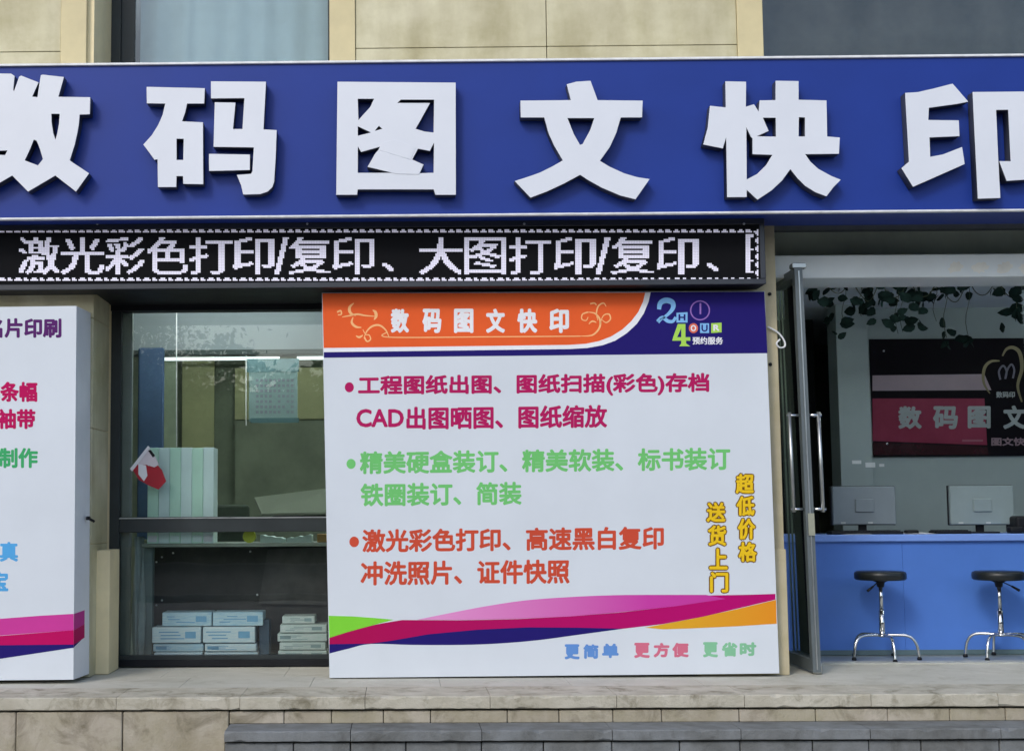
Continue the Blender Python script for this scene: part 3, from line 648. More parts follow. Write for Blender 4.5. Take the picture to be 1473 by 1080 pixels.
# counter
yk = 1.30
zk = ZZ(768, yk, 1350)
ct = thing('service_counter', (XX(1350, yk), yk + 0.3, 0), 'bright blue service counter with pale blue top edge behind the glass doorway', 'counter')
M_cb = mat('blue_counter_panel', (0.075, 0.20, 0.62), 0.4, noise=0.07, nscale=1.2); M_cb2 = mat('light_blue_counter_edge', (0.18, 0.32, 0.75), 0.35, noise=0.05)
xk0 = XX(1120, yk, 850)
kj = [xk0, XX(1300, yk, 850) , XX(1478, yk, 850), XX(1700, yk, 850), 7.5]
for i in range(4):
    bpart('front_panel', M_cb, (kj[i] + 0.0008, kj[i + 1] - 0.0008, yk, yk + 0.03, 0.0, zk - 0.052), bev=0.001, parent=ct)
bpart('counter_top', M_cb2, (xk0 - 0.02, 7.52, yk - 0.035, yk + 0.62, zk - 0.052, zk), bev=0.006, parent=ct)
bpart('skirting', mat('teal_grey_skirting', (0.10, 0.16, 0.18), 0.5, noise=0.1), (xk0, 7.5, yk - 0.006, yk - 0.0005, 0.0, 0.035), parent=ct)
bpart('door_threshold', mat('pale_threshold', (0.42, 0.43, 0.38), 0.5, noise=0.15, nscale=9), (x_pr + 0.02, 9, WIN - 0.03, WIN + 0.11, -0.03, 0.008), bev=0.003)
# monitors on the counter, seen from behind
M_mon = mat('grey_monitor_back', (0.17, 0.21, 0.235), 0.4, noise=0.05); M_mon2 = mat('pale_monitor_back', (0.21, 0.27, 0.28), 0.4, noise=0.05)
def monitor(x0, x1, yt, ybm, y, m, label):
    t = thing('monitor', (XX((x0 + x1) / 2, y, 740), y + .08, zk), label, 'monitor', 'monitors on the blue counter')
    a, c_ = XX(x0, y, 730), XX(x1, y, 730); z0, z1 = ZZ(ybm, y, 1300), ZZ(yt, y, 1300)
    bpart('housing', m, (a, c_, y, y + 0.035, z0, z1), bev=0.006, parent=t)
    bpart('bezel', M_black, (a - 0.006, c_ + 0.006, y + 0.036, y + 0.05, z0 - 0.004, z1 + 0.004), bev=0.003, parent=t)
    bpart('hub', m, ((a + c_) / 2 - .07, (a + c_) / 2 + .07, y - 0.012, y - .0005, (z0 + z1) / 2 - .05, (z0 + z1) / 2 + .05), bev=0.005, parent=t)
    b = B(); b.box((a + c_) / 2 - .03, (a + c_) / 2 + .03, y + 0.052, y + 0.07, zk + .012, z0 + .08, .003); b.done('neck', M_black, t)
    b = B(); b.box((a + c_) / 2 - .12, (a + c_) / 2 + .12, y - 0.02, y + 0.16, zk + .001, zk + .013, .005); b.done('stand', M_black, t)
    for q in (0.12, 0.55):
        p = a + (c_ - a) * q; bpart('vent', mat('pale_sticker', (0.42, 0.46, 0.47), 0.5, noise=0.05), (p, p + 0.035, y - 0.0015, y - 0.0003, z0 + .008, z0 + .02), parent=t)
    return t
monitor(1198, 1289, 699, 754, yk + 0.22, M_mon, 'wide grey flat monitor seen from behind on the left of the counter')
monitor(1367, 1459, 699, 755, yk + 0.22, M_mon2, 'paler grey flat monitor seen from behind, right one on the counter')
kb = [(1196, 1300, 762, 'black keyboard lying under the left monitor'), (1345, 1398, 762, 'black keyboard lying in front of the right monitor')]
for a, c_, py_, lab in kb:
    yy = yk + 0.06; t = thing('keyboard', (XX((a + c_) / 2, yy, 765), yy + .06, zk), lab, 'keyboard', 'keyboards on the counter')
    bpart('body', M_black, (XX(a, yy, 765), XX(c_, yy, 765), yy, yy + .13, zk + .001, zk + .022), bev=0.004, parent=t)
    b = B(); n_ = int((XX(c_, yy, 765) - XX(a, yy, 765)) / 0.022)
    for r in range(4):
        for k in range(n_ - 1):
            xk_ = XX(a, yy, 765) + .01 + k * .022; b.box(xk_, xk_ + .018, yy + .01 + r * .028, yy + .034 + r * .028, zk + .0225, zk + .029)
    tag(b.done('keys', M_black, t), kind='stuff')
for a, w_, h_, lab in ((1305, 0.09, 0.03, 'black computer mouse near the left keyboard'), (1454, 0.10, 0.05, 'low black card reader beside the right monitor')):
    yy = yk + 0.08; x_ = XX(a, yy, 765); b = B(); b.box(x_, x_ + w_, yy, yy + .08, zk + .001, zk + h_, .012, 3); tag(b.done('computer_mouse' if 'mouse' in lab else 'card_reader', M_black, base=(x_, yy, zk), smooth=True), lab, 'mouse' if 'mouse' in lab else 'card reader')
b = B(); yy = yk + .1; b.box(XX(1462, yy, 740), XX(1500, yy, 740), yy, yy + .2, zk + .001, ZZ(742, yy, 1470), .02, 3); tag(b.done('desk_telephone', M_black, base=(XX(1465, yy), yy, zk)), 'black desk telephone on the counter right of the pale monitor', 'telephone')
for x_, lab in ((1310, 'loose sheet of paper hanging slightly over the counter edge between the monitors'), (1216, 'loose sheet of paper on the counter under the left monitor')):
    yy = yk - .02; a = XX(x_, yy, 767); tag(pydata('paper_sheet', [(a, yy, zk + .002), (a + .21, yy + .03, zk + .003), (a + .17, yy + .30, zk + .012), (a - .04, yy + .27, zk + .002)], [(0, 1, 2, 3)], M_white, base=(a, yy, zk)), lab, 'paper')
# bar stools
def stool(px_, lab, lever, rot):
    ys = 1.0; x_ = XX(px_, ys, 880)
    zs_ = ZZ(822, ys, px_) + 0.005
    t = thing('swivel_stool', (x_, ys, 0), lab, 'stool', 'black swivel stools at the blue counter')
    k = 0.178
    b = B(); b.lathe([(0.02, zs_ - .066), (0.10, zs_ - .065), (k - .012, zs_ - .062), (k - .001, zs_ - .052), (k, zs_ - .022), (k - .004, zs_ - .008), (k - .02, zs_), (0.02, zs_ + .002)], (x_, ys, 0), 36); b.done('seat', mat('black_vinyl', (0.010, 0.013, 0.014), 0.35, noise=0.2), t, True)
    b = B(); b.lathe([(.015, zs_ - .115), (.024, zs_ - .11), (.028, zs_ - .08), (.06, zs_ - .0665)], (x_, ys, 0), 16); b.done('seat_bracket', M_black, t, True)
    b = B(); b.lathe([(.021, .155), (.021, zs_ * .55)], (x_, ys, 0), 16); b.lathe([(.015, zs_ * .55), (.015, zs_ - .09)], (x_, ys, 0), 16); b.done('column', M_chrome, t, True)
    b = B(); b.lathe([(.021, .155), (.03, .158), (.045, .163), (.047, .172), (.03, .18), (.021, .183)], (x_, ys, 0), 20); b.done('hub', M_chrome, t, True)
    for j in range(5):
        a = rot + j * 2 * math.pi / 5; c_, s_ = math.cos(a), math.sin(a)
        pts = smooth_pts([(0.03, .170), (.10, .172), (.165, .168), (.205, .145), (.228, .10), (.236, .05), (.24, .022)], 4)
        b = B(); b.tube([(x_ + r_ * c_, ys + r_ * s_, z_) for r_, z_ in pts], .0105, 10); lg = b.done('leg', M_chrome, t, True)
        b = B(); b.lathe([(.011, .001), (.016, .002), (.017, .012), (.012, .022)], (x_ + .24 * c_, ys + .24 * s_, 0), 12); b.done('glide', M_black, lg, True)
    sx = -1 if lever < 0 else 1
    b = B(); b.tube([(x_ + sx * .02, ys - .01, zs_ - .075), (x_ + sx * .07, ys - .05, zs_ - .105)], .004, 6); b.done('lever', M_black, t)
    b = B(); b.tube([(x_ + sx * .068, ys - .05, zs_ - .104), (x_ + sx * .115, ys - .07, zs_ - .135)], .009, 8, rad=[.007, .010]); b.done('lever_grip', M_black, t, True)
stool(1268, 'black swivel stool with chrome feet, left one at the blue counter', -1, R(-90))
stool(1438.5, 'black swivel stool with chrome feet, right one at the blue counter', 1, R(-64))

# hanging artificial vine above the counter
def leaf_mesh(name, m):
    V = []; out = [(0, 0), (.14, .24), (.42, .34), (.74, .22), (1, 0), (.74, -.22), (.42, -.34), (.14, -.24)]
    V = [(a, c_, 0.06 * math.sin(a * 3) - abs(c_) * .25) for a, c_ in out] + [(.45, 0, .08)]
    me = bpy.data.meshes.new(name); me.from_pydata(V, [], [(i, (i + 1) % 8, 8) for i in range(8)]); me.materials.append(m)
    for p in me.polygons: p.use_smooth = True
    return me
M_leafd = mat('dark_ivy_leaf', (0.006, 0.015, 0.013), 0.85, spec=0.08, noise=0.3, nscale=3)
lm = leaf_mesh('ivy_leaf', M_leafd)
yv = 1.9
vine = thing('ivy_garland', P(1340, 415, yv), 'dark green artificial ivy garland hanging along the top of the doorway inside', 'ivy garland')
b = B(); anchor = []
for q in range(9):
    xa_ = 1180 + q * 42; pts = smooth_pts([(xa_, 395), (xa_ + 14, 415 + rnd.uniform(0, 12)), (xa_ + 30, 420 + rnd.uniform(0, 20)), (xa_ + 46, 396)], 5)
    pts = [P(u, v, yv + rnd.uniform(-.004, .004)) for u, v in pts]; b.tube(pts, .004, 5); anchor += pts
for x_, L_ in ((1237, 455), (1290, 480), (1297, 478), (1345, 462), (1360, 486), (1392, 488), (1465, 455), (1214, 470)):
    pts = [P(x_ + 3 * math.sin(k), 405 + (L_ - 405) * k / 7, yv + 0.03 * math.sin(k * 1.3)) for k in range(8)]
    b.tube(pts, .0025, 5)
b.done('stem', mat('ivy_stem', (0.03, 0.04, 0.02), 0.7, noise=0.2), vine)
def add_leaf(p, size):
    o = bpy.data.objects.new('leaf', lm); COL.objects.link(o); o.parent = vine; o.location = Vector(p) - vine.location
    o.rotation_euler = (rnd.uniform(R(50), R(130)), rnd.uniform(R(-40), R(40)), rnd.uniform(0, 6.28)); o.scale = (size,) * 3
clusters = [(1180, 425, 40, 22, 22), (1235, 432, 32, 24, 18), (1290, 425, 40, 16, 20), (1330, 428, 45, 16, 26), (1375, 418, 30, 14, 16), (1295, 462, 22, 14, 11), (1281, 471, 10, 6, 4), (1318, 468, 12, 7, 5), (1362, 484, 14, 8, 7), (1392, 487, 14, 7, 7), (1462, 440, 20, 22, 16), (1440, 420, 30, 12, 10), (1500, 430, 40, 20, 14), (1239, 442, 10, 8, 5), (1354, 458, 5, 7, 2), (1203, 468, 14, 20, 8)]
for cx0, cy0, wx, wy, n_ in clusters:
    for k in range(int(n_ * .8)):
        add_leaf(P(cx0 + rnd.gauss(0, wx * .5), max(400, cy0 + rnd.gauss(0, wy * .5)), yv + rnd.uniform(-.1, .1)), rnd.uniform(.075, .13))

# doorway header and transom
dw = thing('doorway', (x_pr + 1.5, WIN, 0), 'shop doorway with grey aluminium header, transom and pale shutter box', 'doorway')
zt0, zt1 = ZZ(411, WIN, 1300), ZZ(400, WIN, 1300)
M_rail = mat('grey_rail', (0.26, 0.31, 0.33), 0.4, metal=0.2, noise=0.1); M_box = mat('pale_shutter_box', (0.84, 0.90, 0.90), 0.35, noise=0.06, nscale=2)
bpart('rail', M_rail, (x_pr + 0.03, 9, WIN - 0.01, WIN + 0.06, zt0, zt1), bev=0.003, parent=dw)
bpart('shutter_box', M_box, (x_pr + 0.03, 9, WIN - 0.36, WIN + 0.06, ZZ(399, WIN - .36, 1300), ZZ(366, WIN - .36, 1300)), bev=0.006, parent=dw)
bpart('transom_panel', mat('olive_grey_transom', (0.60, 0.66, 0.50), 0.35, noise=0.2, nscale=1.3), (x_pr + 0.03, 9, WIN - 0.02, WIN + 0.05, ZZ(366, WIN - .36, 1300) - .01, 3.2), parent=dw)
bpart('jamb', M_black, (x_pr + 0.002, x_pr + 0.045, WIN - 0.05, WIN + 0.06, 0.0, 3.1), bev=0.003, parent=dw)
# pale glare painted as flat patches on the box
for k, (x0, x1) in enumerate(((1362, 1386), (1396, 1424), (1431, 1458), (1464, 1490))):
    pts = []
    for j in range(22):
        a = j / 22 * 6.283; r_ = rnd.uniform(.6, 1.0)
        pts.append(((x0 + x1) / 2 + math.cos(a) * (x1 - x0) / 2 * r_ + 3 * math.sin(a), 385 - math.sin(a) * 10 * r_))
    print_px('painted_glare', [pts], WIN - 0.3612, mat('cream_glare_paint', (0.9, 0.9, 0.82), 0.4, noise=0.1), dw)
bpart('door_pane', G_glass, (XX(1480, WIN), 9, WIN + 0.02, WIN + 0.028, 0.02, zt0), parent=dw)

# glass door leaf standing open at right angles
dx0 = XX(1148, 0.12, 400); dx1 = XX(1174, 0.12, 955)
door = thing('glass_door', (XX(1160, 0.12, 700), 0.4, 0), 'open frameless glass door leaf seen edge on with tubular pull handles', 'door')
lean = (dx1 - dx0) / 2.5
def leanbox(b, xc_, hw, y0, y1, z0, z1):
    """box whose top leans like the door in the photograph"""
    f = lambda z: dx1 - lean * z
    vs = [(f(z) + xc_ + s * hw, y, z) for z in (z0, z1) for y in (y0, y1) for s in (-1, 1)]
    bv = [b.bm.verts.new(v) for v in vs]
    for q in ((0, 1, 3, 2), (4, 6, 7, 5), (0, 4, 5, 1), (2, 3, 7, 6), (0, 2, 6, 4), (1, 5, 7, 3)): b.bm.faces.new([bv[i] for i in q])
zd = ZZ(386, 0.12, 1150)
b = B(); leanbox(b, 0, .026, .10, .16, .015, zd); b.done('stile', M_grey_al, door)
b = B(); leanbox(b, .012, .006, .16, .70, .05, zd - .04); b.done('pane', G_glass, door)
b = B(); leanbox(b, 0, .024, .16, .70, zd - .06, zd); leanbox(b, 0, .024, .16, .70, .015, .09); b.done('rail', M_grey_al, door)
b = B(); leanbox(b, 0.0, .004, .092, .0985, .03, zd - .02); b.done('edge_strip', M_steel, door)
hz0, hz1 = ZZ(732, 0.12, 1160), ZZ(597, 0.12, 1160)
for s in (-1, 1):
    f = lambda z: dx1 - lean * z
    b = B(); b.tube([(f(hz0 - .02) + s * .095, .13, hz0 - .02), (f(hz1 + .02) + s * .095, .13, hz1 + .02)], .013, 12); h = b.done('handle', M_steel, door, True)
    for z in (hz0, hz1):
        b = B(); b.tube([(f(z) + s * .0265, .13, z), (f(z) + s * .115, .13, z)], .010, 10); b.done('bracket', M_chrome, h, True)
b = B(); leanbox(b, 0.004, .020, .085, .0915, ZZ(770, .1, 1160), ZZ(738, .1, 1160)); b.done('lock_plate', mat('pale_brass_lock', (0.55, 0.55, 0.42), 0.3, metal=0.6, noise=0.1), door)
b = B(); q = dx1 + .02; b.lathe([(.028, 0.0), (.03, .06), (.022, .09), (.01, .1)], (dx1 + .01, .13, 0.001), 14); b.done('floor_pivot', M_steel, door, True)
b = B(); b.box(XX(1139, .12, 390), XX(1160, .12, 390), .11, .18, zd + .001, zd + .035, .004); b.done('top_pivot', M_steel, door)

# wire hook on the pillar beside the board
hk = thing('wire_hook', P(1118, 488, WALL), 'bent pale wire hook beside the upper right corner of the main signboard', 'hook')
pts = smooth_pts([(1104, 470), (1112, 474), (1121, 480), (1128, 490), (1129, 498), (1122, 500), (1117, 494), (1122, 488)], 5)
b = B(); b.tube([P(u, v, WALL - .02) for u, v in pts], .006, 8); b.done('wire', M_trim, hk, True)
for q in ((1108, 524), (1107, 423)):
    pp = P(q[0], q[1], WALL - .003); b = B(); b.lathe([(.012, .003), (.012, -.004), (.004, -.008)], pp, 8, 'Y'); b.done('screw', M_black, hk)
# ------------------------------------------------------------------ the big blue sign
sign = thing('shop_sign', (P(736, 308, SIGN).x, SIGN, P(736, 308, SIGN).z), 'long blue shop sign with big raised white Chinese characters above the display window', 'sign')
zs0, zs1 = ZZ(307.5, SIGN, 736), ZZ(89.5, SIGN, 736)
sx0, sx1 = P(-420, 300, SIGN).x, P(1830, 300, SIGN).x
b = B(); b.box(sx0, sx1, SIGN, WALL - 0.02, zs0, zs1, .002); b.done('sign_panel', M_blue, sign)
b = B(); b.box(sx0 - .01, sx1 + .01, SIGN - 0.018, SIGN + .02, zs1 + .0005, zs1 + .016, .003); b.box(sx0 - .01, sx1 + .01, SIGN + .021, WALL, zs1 + .0005, zs1 + .014); b.done('top_trim', M_trim, sign)
b = B(); b.box(sx0 - .01, sx1 + .01, SIGN - 0.016, SIGN + .02, zs0 - .014, zs0 - .0005, .003); b.done('bottom_trim', M_trim, sign)
def U(x0, pts, y0=95): return [(x0 + a / 5.4, y0 + c_ / 5.4) for a, c_ in pts]
CH = {
 '数': (0, [[(-110,60),(85,62),(112,80),(102,190),(110,198),(150,85),(165,78),(298,130),(248,240),(292,245),(318,75),(330,70),(495,88),(452,242),(700,245),(697,375),(618,378),(612,450),(600,520),(580,610),(540,735),(690,835),(590,975),(430,850),(218,975),(95,850),(-60,940),(-200,990),(-290,900),(-170,830),(-330,700),(-330,560),(-240,560),(-240,470),(-330,470),(-330,340),(-240,340),(-300,130),(-160,80),(-120,190)],
   [(398,372),(465,372),(460,450),(445,530),(430,580),(412,520),(400,440)], [(262,572),(285,580),(310,640),(335,725),(295,775),(190,735),(235,640)], [(-30,660),(60,655),(40,695),(-30,690)]], []),
 '码': (200, [[(60,165),(510,175),(505,292),(372,292),(358,360),(332,432),(495,440),(498,918),(345,915),(342,855),(290,855),(288,940),(148,940),(145,725),(120,728),(75,665),(35,612),(100,540),(150,460),(185,380),(205,292),(62,290)], [(290,565),(348,565),(345,732),(290,732)],
   [(560,122),(985,125),(965,495),(1068,500),(1060,720),(1048,900),(1035,940),(1000,975),(940,995),(810,998),(795,930),(762,848),(870,840),(882,820),(893,632),(580,628),(590,285),(748,287),(728,492),(805,492),(820,250),(560,252)], [(545,685),(860,690),(860,808),(545,815)]], []),
 '图': (470, [[(85,125),(1000,132),(1002,1000),(845,1000),(832,958),(240,958),(235,1000),(75,1000)], [(240,255),(370,255),(340,320),(245,425)], [(240,468),(348,518),(240,545)], [(368,508),(405,465),(435,490)],
   [(545,290),(575,262),(835,262),(832,520),(760,512),(688,490),(740,400),(800,290)], [(240,620),(268,668),(430,622),(380,680),(318,785),(535,832),(240,832)], [(708,642),(800,660),(835,590),(832,832),(720,835),(752,768),(662,728)]],
   [[(524,574),(690,630),(652,728),(402,652),(430,600)], [(404,656),(648,734),(750,768),(716,842),(540,838),(320,784),(372,690)]]),
 '文': (740, [[(408,145),(480,125),(590,118),(645,268),(995,272),(990,400),(825,400),(790,520),(740,630),(662,738),(740,785),(850,835),(950,865),(1048,880),(940,1035),(820,1005),(680,945),(580,890),(510,845),(380,915),(250,975),(125,1022),(5,895),(100,865),(200,830),(300,780),(378,735),(310,620),(265,520),(232,400),(50,400),(48,272),(440,268)], [(410,405),(622,405),(590,500),(530,610),(508,615),(460,530)]], []),
 '快': (1010, [[(182,122),(340,125),(338,320),(402,300),(440,360),(448,270),(572,268),(572,118),(748,120),(748,265),(965,270),(970,550),(1068,558),(1062,682),(798,685),(840,745),(900,800),(1000,855),(1075,885),(1020,940),(965,1012),(880,980),(800,930),(740,870),(685,800),(620,890),(540,965),(430,1038),(345,960),(345,1018),(195,1018),(188,545),(160,640),(10,610),(45,480),(62,312),(185,325)],
   [(470,402),(573,402),(575,552),(420,548),(515,505)], [(750,398),(800,400),(800,550),(748,550)], [(342,470),(380,552),(392,562),(392,685),(548,690),(500,770),(430,840),(345,885)]], []),
 '印': (1273, [[(158,212),(260,205),(370,180),(525,140),(645,278),(560,295),(340,325),(335,422),(572,425),(578,545),(345,555),(350,708),(450,690),(598,632),(618,762),(218,938),(130,795),(188,745)],
   [(682,205),(1200,200),(1200,760),(1180,840),(1130,880),(945,892),(890,742),(978,742),(958,340),(862,342),(878,700),(895,1025),(722,1030)]], []),
}
for ch_, (x0, loops, plates) in CH.items():
    yl = SIGN - 0.088
    L = [[(P(a, c_, yl).x, P(a, c_, yl).z) for a, c_ in U(x0, lp)] for lp in loops]
    me = fill(L, 0.078, 0.0015); me.transform(TO_WALL); me.transform(Matrix.Translation((0, yl + 0.040, 0)))
    # the faces are white acrylic, the returns grey metal
    o = link('character', me, M_white, sign); me.materials.append(M_side)
    for p in me.polygons:
        if abs(p.normal.y) < 0.5: p.material_index = 1
    for k, pl in enumerate(plates):
        print_px('overlaid_stroke', [U(x0, pl)], yl - 0.0012 - 0.0006 * k, M_white, o, thick=0.003, bevel=0.0004)
# lamps row / brackets under the sign
# ------------------------------------------------------------------ LED strip
led = thing('led_display', (P(540, 410, LED).x, LED, P(540, 410, LED).z), 'long black LED display strip with lit white Chinese text under the blue sign', 'LED display')
lx0, lx1 = P(-300, 366, LED).x, P(1101, 366, LED).x
lz0, lz1 = ZZ(413, LED, 540), ZZ(317, LED, 540)
b = B(); b.box(lx0, lx1, LED + .012, WALL - 0.03, lz0, lz1, .004); b.done('housing', M_black, led)
za, zb_ = ZZ(405, LED, 540), ZZ(327.5, LED, 540)
b = B(); b.box(lx0 + .02, P(1093, 366, LED).x, LED + .004, LED + .0115, za, zb_); b.done('matrix_panel', M_ledbk, led)
b = B(); b.box(lx0, lx1, LED, LED + .0118, zb_ + .0005, lz1, .003); b.box(lx0, lx1, LED, LED + .0118, lz0, za - .0005, .003); b.box(P(1093.5, 366, LED).x, lx1, LED, LED + .0118, za, zb_, .003); b.done('frame', mat('dark_grey_led_frame', (0.03, 0.034, 0.045), 0.35, noise=0.15), led)
for px_ in (140, 442, 754, 1070):
    pp = P(px_, 322, LED); b = B(); b.lathe([(.008, .002), (.008, -.005), (.003, -.007)], pp, 10, 'Y'); b.done('bolt', M_steel, led)
ROWS = 32; PT = (404.0 - 330.0) / ROWS
ncol = int((1091 + 260) / PT); X0 = 1091 - ncol * PT
lit = [[False] * ncol for _ in range(ROWS)]
def raster(txt, x0, x1, yt=341, yb=394, hb=0.62):
    v, t, _, _ = glyphs(txt)
    pts = [(x0 + a * (x1 - x0), yb - c_ * (yb - yt)) for a, c_ in v]
    for p, q, r in t:
        (ax, ay), (bx, by), (cx_, cy_) = pts[p], pts[q], pts[r]
        den = (by - cy_) * (ax - cx_) + (cx_ - bx) * (ay - cy_)
        if abs(den) < 1e-9: continue
        i0 = int((min(ax, bx, cx_) - X0) / PT) - 2; i1 = int((max(ax, bx, cx_) - X0) / PT) + 2
        j0 = int((min(ay, by, cy_) - 330) / PT) - 1; j1 = int((max(ay, by, cy_) - 330) / PT) + 1
        for j in range(max(0, j0), min(ROWS - 1, j1) + 1):
            for i in range(max(0, i0), min(ncol - 1, i1) + 1):
                if lit[j][i]: continue
                for ox in (-hb, -.3, .3, hb):
                    for oy in (0.0,):
                        x = X0 + (i + .5 + ox) * PT; y = 330 + (j + .5 + oy) * PT
                        w1 = ((by - cy_) * (x - cx_) + (cx_ - bx) * (y - cy_)) / den; w2 = ((cy_ - ay) * (x - cx_) + (ax - cx_) * (y - cy_)) / den
                        if w1 >= -1e-6 and w2 >= -1e-6 and w1 + w2 <= 1.000001: lit[j][i] = True; break
                    if lit[j][i]: break
for ch_, a, c_ in (('激', 27, 85), ('光', 88, 148), ('彩', 152, 208), ('色', 212, 270), ('打', 273, 333), ('印', 336, 393), ('/', 396, 414), ('复', 416, 475), ('印', 479, 537),
                   ('大', 604, 664), ('图', 669, 727), ('打', 733, 792), ('印', 797, 855), ('/', 858, 877), ('复', 880, 940), ('印', 945, 1003)): raster(ch_, a, c_)
for x in (550, 1017): raster('、', x, x + 16, 378, 391)
for k, ch_ in enumerate('装扫程工'): raster(ch_, -75 - 62 * k, -17 - 62 * k)
for j in range(3, 27):
    for i in (ncol - 8, ncol - 7, ncol - 6): lit[j][i] = True
    if j in (3, 4, 12, 19, 26): lit[j][ncol - 5] = lit[j][ncol - 4] = True
for i in range(ncol):       # running border of short chained dots
    k = i % 10
    lit[1][i] = k not in (0, 5); lit[0][i] = k in (2, 3, 6, 7, 8); lit[ROWS - 2][i] = k in (2, 3, 4, 7, 8); lit[ROWS - 1][i] = k not in (0, 6)
for j in range(ROWS):
    if j % 5 < 4: lit[j][ncol - 1] = True
    lit[j][ncol - 2] = j % 5 in (1, 2)
V = []; Fc = []
for j in range(ROWS):
    for i in range(ncol):
        if lit[j][i]:
            h = PT * .47; x = X0 + (i + .5) * PT; y = 330 + (j + .5) * PT; b0 = len(V)
            for sx, sy in ((-1, 1), (1, 1), (1, -1), (-1, -1)): V.append(P(x + sx * h, y + sy * h - (x - 736) * 0.0, LED + .003))
            Fc.append((b0, b0 + 1, b0 + 2, b0 + 3))
tag(pydata('lit_dots', V, Fc, M_ledon, led), kind='stuff')
# dark fascia between the LED strip and the window
b = B(); b.box(-6, P(1108, 400, WALL).x, WALL + .02, WIN + .02, ZZ(418, WALL, 500), 3.1); b.done('canopy_box', M_black, bld)

# ------------------------------------------------------------------ main signboard
YB = 0.0
q = P(797, 971, YB)
mb = thing('signboard', (q.x, YB, 0), 'large white signboard with orange and navy header between display window and doorway', 'signboard')
cr = [P(463, 421, YB), P(1100, 419, YB), P(1121, 968, YB), P(474, 974.5, YB)]
Vb = [tuple(p) for p in cr] + [(p.x + .01, p.y + .085, p.z) for p in cr]
pydata('panel', Vb, [(0, 3, 2, 1), (4, 5, 6, 7), (0, 1, 5, 4), (1, 2, 6, 5), (2, 3, 7, 6), (3, 0, 4, 7)], M_flex, mb)
mp = lambda L: [L]
e = -0.0004
print_px('navy_header', [[(463.5, 421.5), (1099.5, 419.5), (1104, 508), (466, 514.5)]], YB + e, K_navy, mb)
curve_w = [(936, 420.5), (933, 434), (926, 451), (916, 466), (902, 479), (885, 490), (867, 496.5), (845, 500.5), (820, 502)]
curve_o = [(928, 421), (925, 434), (918, 449), (908, 462), (895, 474), (879, 484), (862, 490.5), (842, 494.5), (818, 496)]
print_px('white_swoosh', [[(463.6, 422)] + curve_w + [(465.8, 506.5)]], YB + 2 * e, K_white, mb)
print_px('orange_header', [[(463.7, 422)] + curve_o + [(465.6, 500.5)]], YB + 3 * e, K_orange, mb)
for ch_, x0, x1 in (('数', 562, 588.5), ('码', 607.5, 635), ('图', 653, 681), ('文', 699, 726.5), ('快', 744, 773), ('印', 790, 818.5)):
    lettering(ch_, x0, x1, 444, 479, YB + 4 * e, K_white, mb, 1.5, name='header_lettering')
# scrolls of the header
V, Fc = [], []
def sc(pts, w0=2.6, w1=0.8): stroke_px(smooth_pts(pts, 8), lambda t: w0 + (w1 - w0) * t, (V, Fc))
def sc2(pts, wm=3.0): stroke_px(smooth_pts(pts, 8), lambda t: .8 + (wm - .8) * math.sin(t * math.pi), (V, Fc))
sc2([(492, 456), (503, 454), (514, 452), (526, 454), (540, 455)], 2.6); sc2([(509, 436), (503, 442), (504, 450), (512, 454)], 4.2); sc2([(508, 456), (506, 464), (512, 470), (520, 471)], 3.6)
sc([(485, 449), (490, 447), (491, 452), (486, 453)], 2.5, 1.5); sc2([(536, 446), (540, 449), (541, 455), (538, 460)], 4.5)
sc2([(560, 486), (555, 475), (546, 468), (536, 469), (528, 476), (524, 485)], 2.8); sc([(524, 485), (528, 491), (533, 488), (531, 482), (526, 481), (522, 474)], 2.4, 1.0); sc2([(512, 483), (517, 485), (522, 482)], 3)
sc([(556, 478), (561, 485), (700, 484.5), (835, 483.5)], 1.5, 1.5); sc2([(835, 483.5), (852, 482), (862, 472), (863, 460), (856, 451), (846, 449)], 2.8)
sc([(846, 449), (838, 452), (837, 459), (843, 461), (846, 456)], 2, 1.2); sc2([(860, 461), (858, 450), (861, 440), (868, 436), (872, 441)], 2.2); sc2([(863, 466), (868, 454), (876, 452), (878, 459), (872, 464), (866, 460)], 2); sc2([(847, 466), (852, 462), (858, 464)], 2.2); sc([(849, 437), (855, 436), (858, 439)], 2.4, 1.4)
pydata('scroll_ornament', [P(a, c_, YB + 4.5 * e) for a, c_ in V], Fc, K_cream, mb)
# 24 hour emblem
V, Fc = [], []
stroke_px(smooth_pts([(948, 445), (950, 436), (958, 432), (967, 435), (968, 443), (961, 452), (950, 460), (947, 463)]), lambda t: 5.5 + 2.5 * math.sin(t * 5), (V, Fc))
stroke_px(smooth_pts([(946, 463), (953, 457), (961, 462), (968, 462), (972, 456)]), lambda t: 6 - 2 * t, (V, Fc))
pydata('numeral', [P(a, c_, YB + 4.2 * e) for a, c_ in V], Fc, K_sky, mb)
print_px('numeral', [[(975, 466), (986, 466), (986, 485), (993, 485), (993, 490), (987, 490), (987, 494), (993, 498), (977, 498), (980, 494), (980, 490), (967, 490), (968, 486)], [(980, 472), (980, 485), (974, 485)]], YB + 4.2 * e, K_lime2, mb)
print_px('letter_tile', [[(973, 450), (989, 449), (989, 464), (973, 464)]], YB + 4.2 * e, K_sky, mb); lettering('H', 976, 986, 452, 461, YB + 5 * e, K_navy, mb, .5)
print_px('letter_tile', [[(997.5 + 6.8 * math.cos(t * .449), 472 + 7.2 * math.sin(t * .449)) for t in range(14)]], YB + 4.2 * e, K_tomato, mb); lettering('O', 993.5, 1001.5, 467.5, 476.5, YB + 5 * e, K_white, mb, .4)
print_px('letter_tile', [[(1007, 465), (1020, 465), (1020, 479), (1007, 479)]], YB + 4.2 * e, K_sky, mb); lettering('U', 1009, 1018, 467, 477, YB + 5 * e, K_navy, mb, .4)
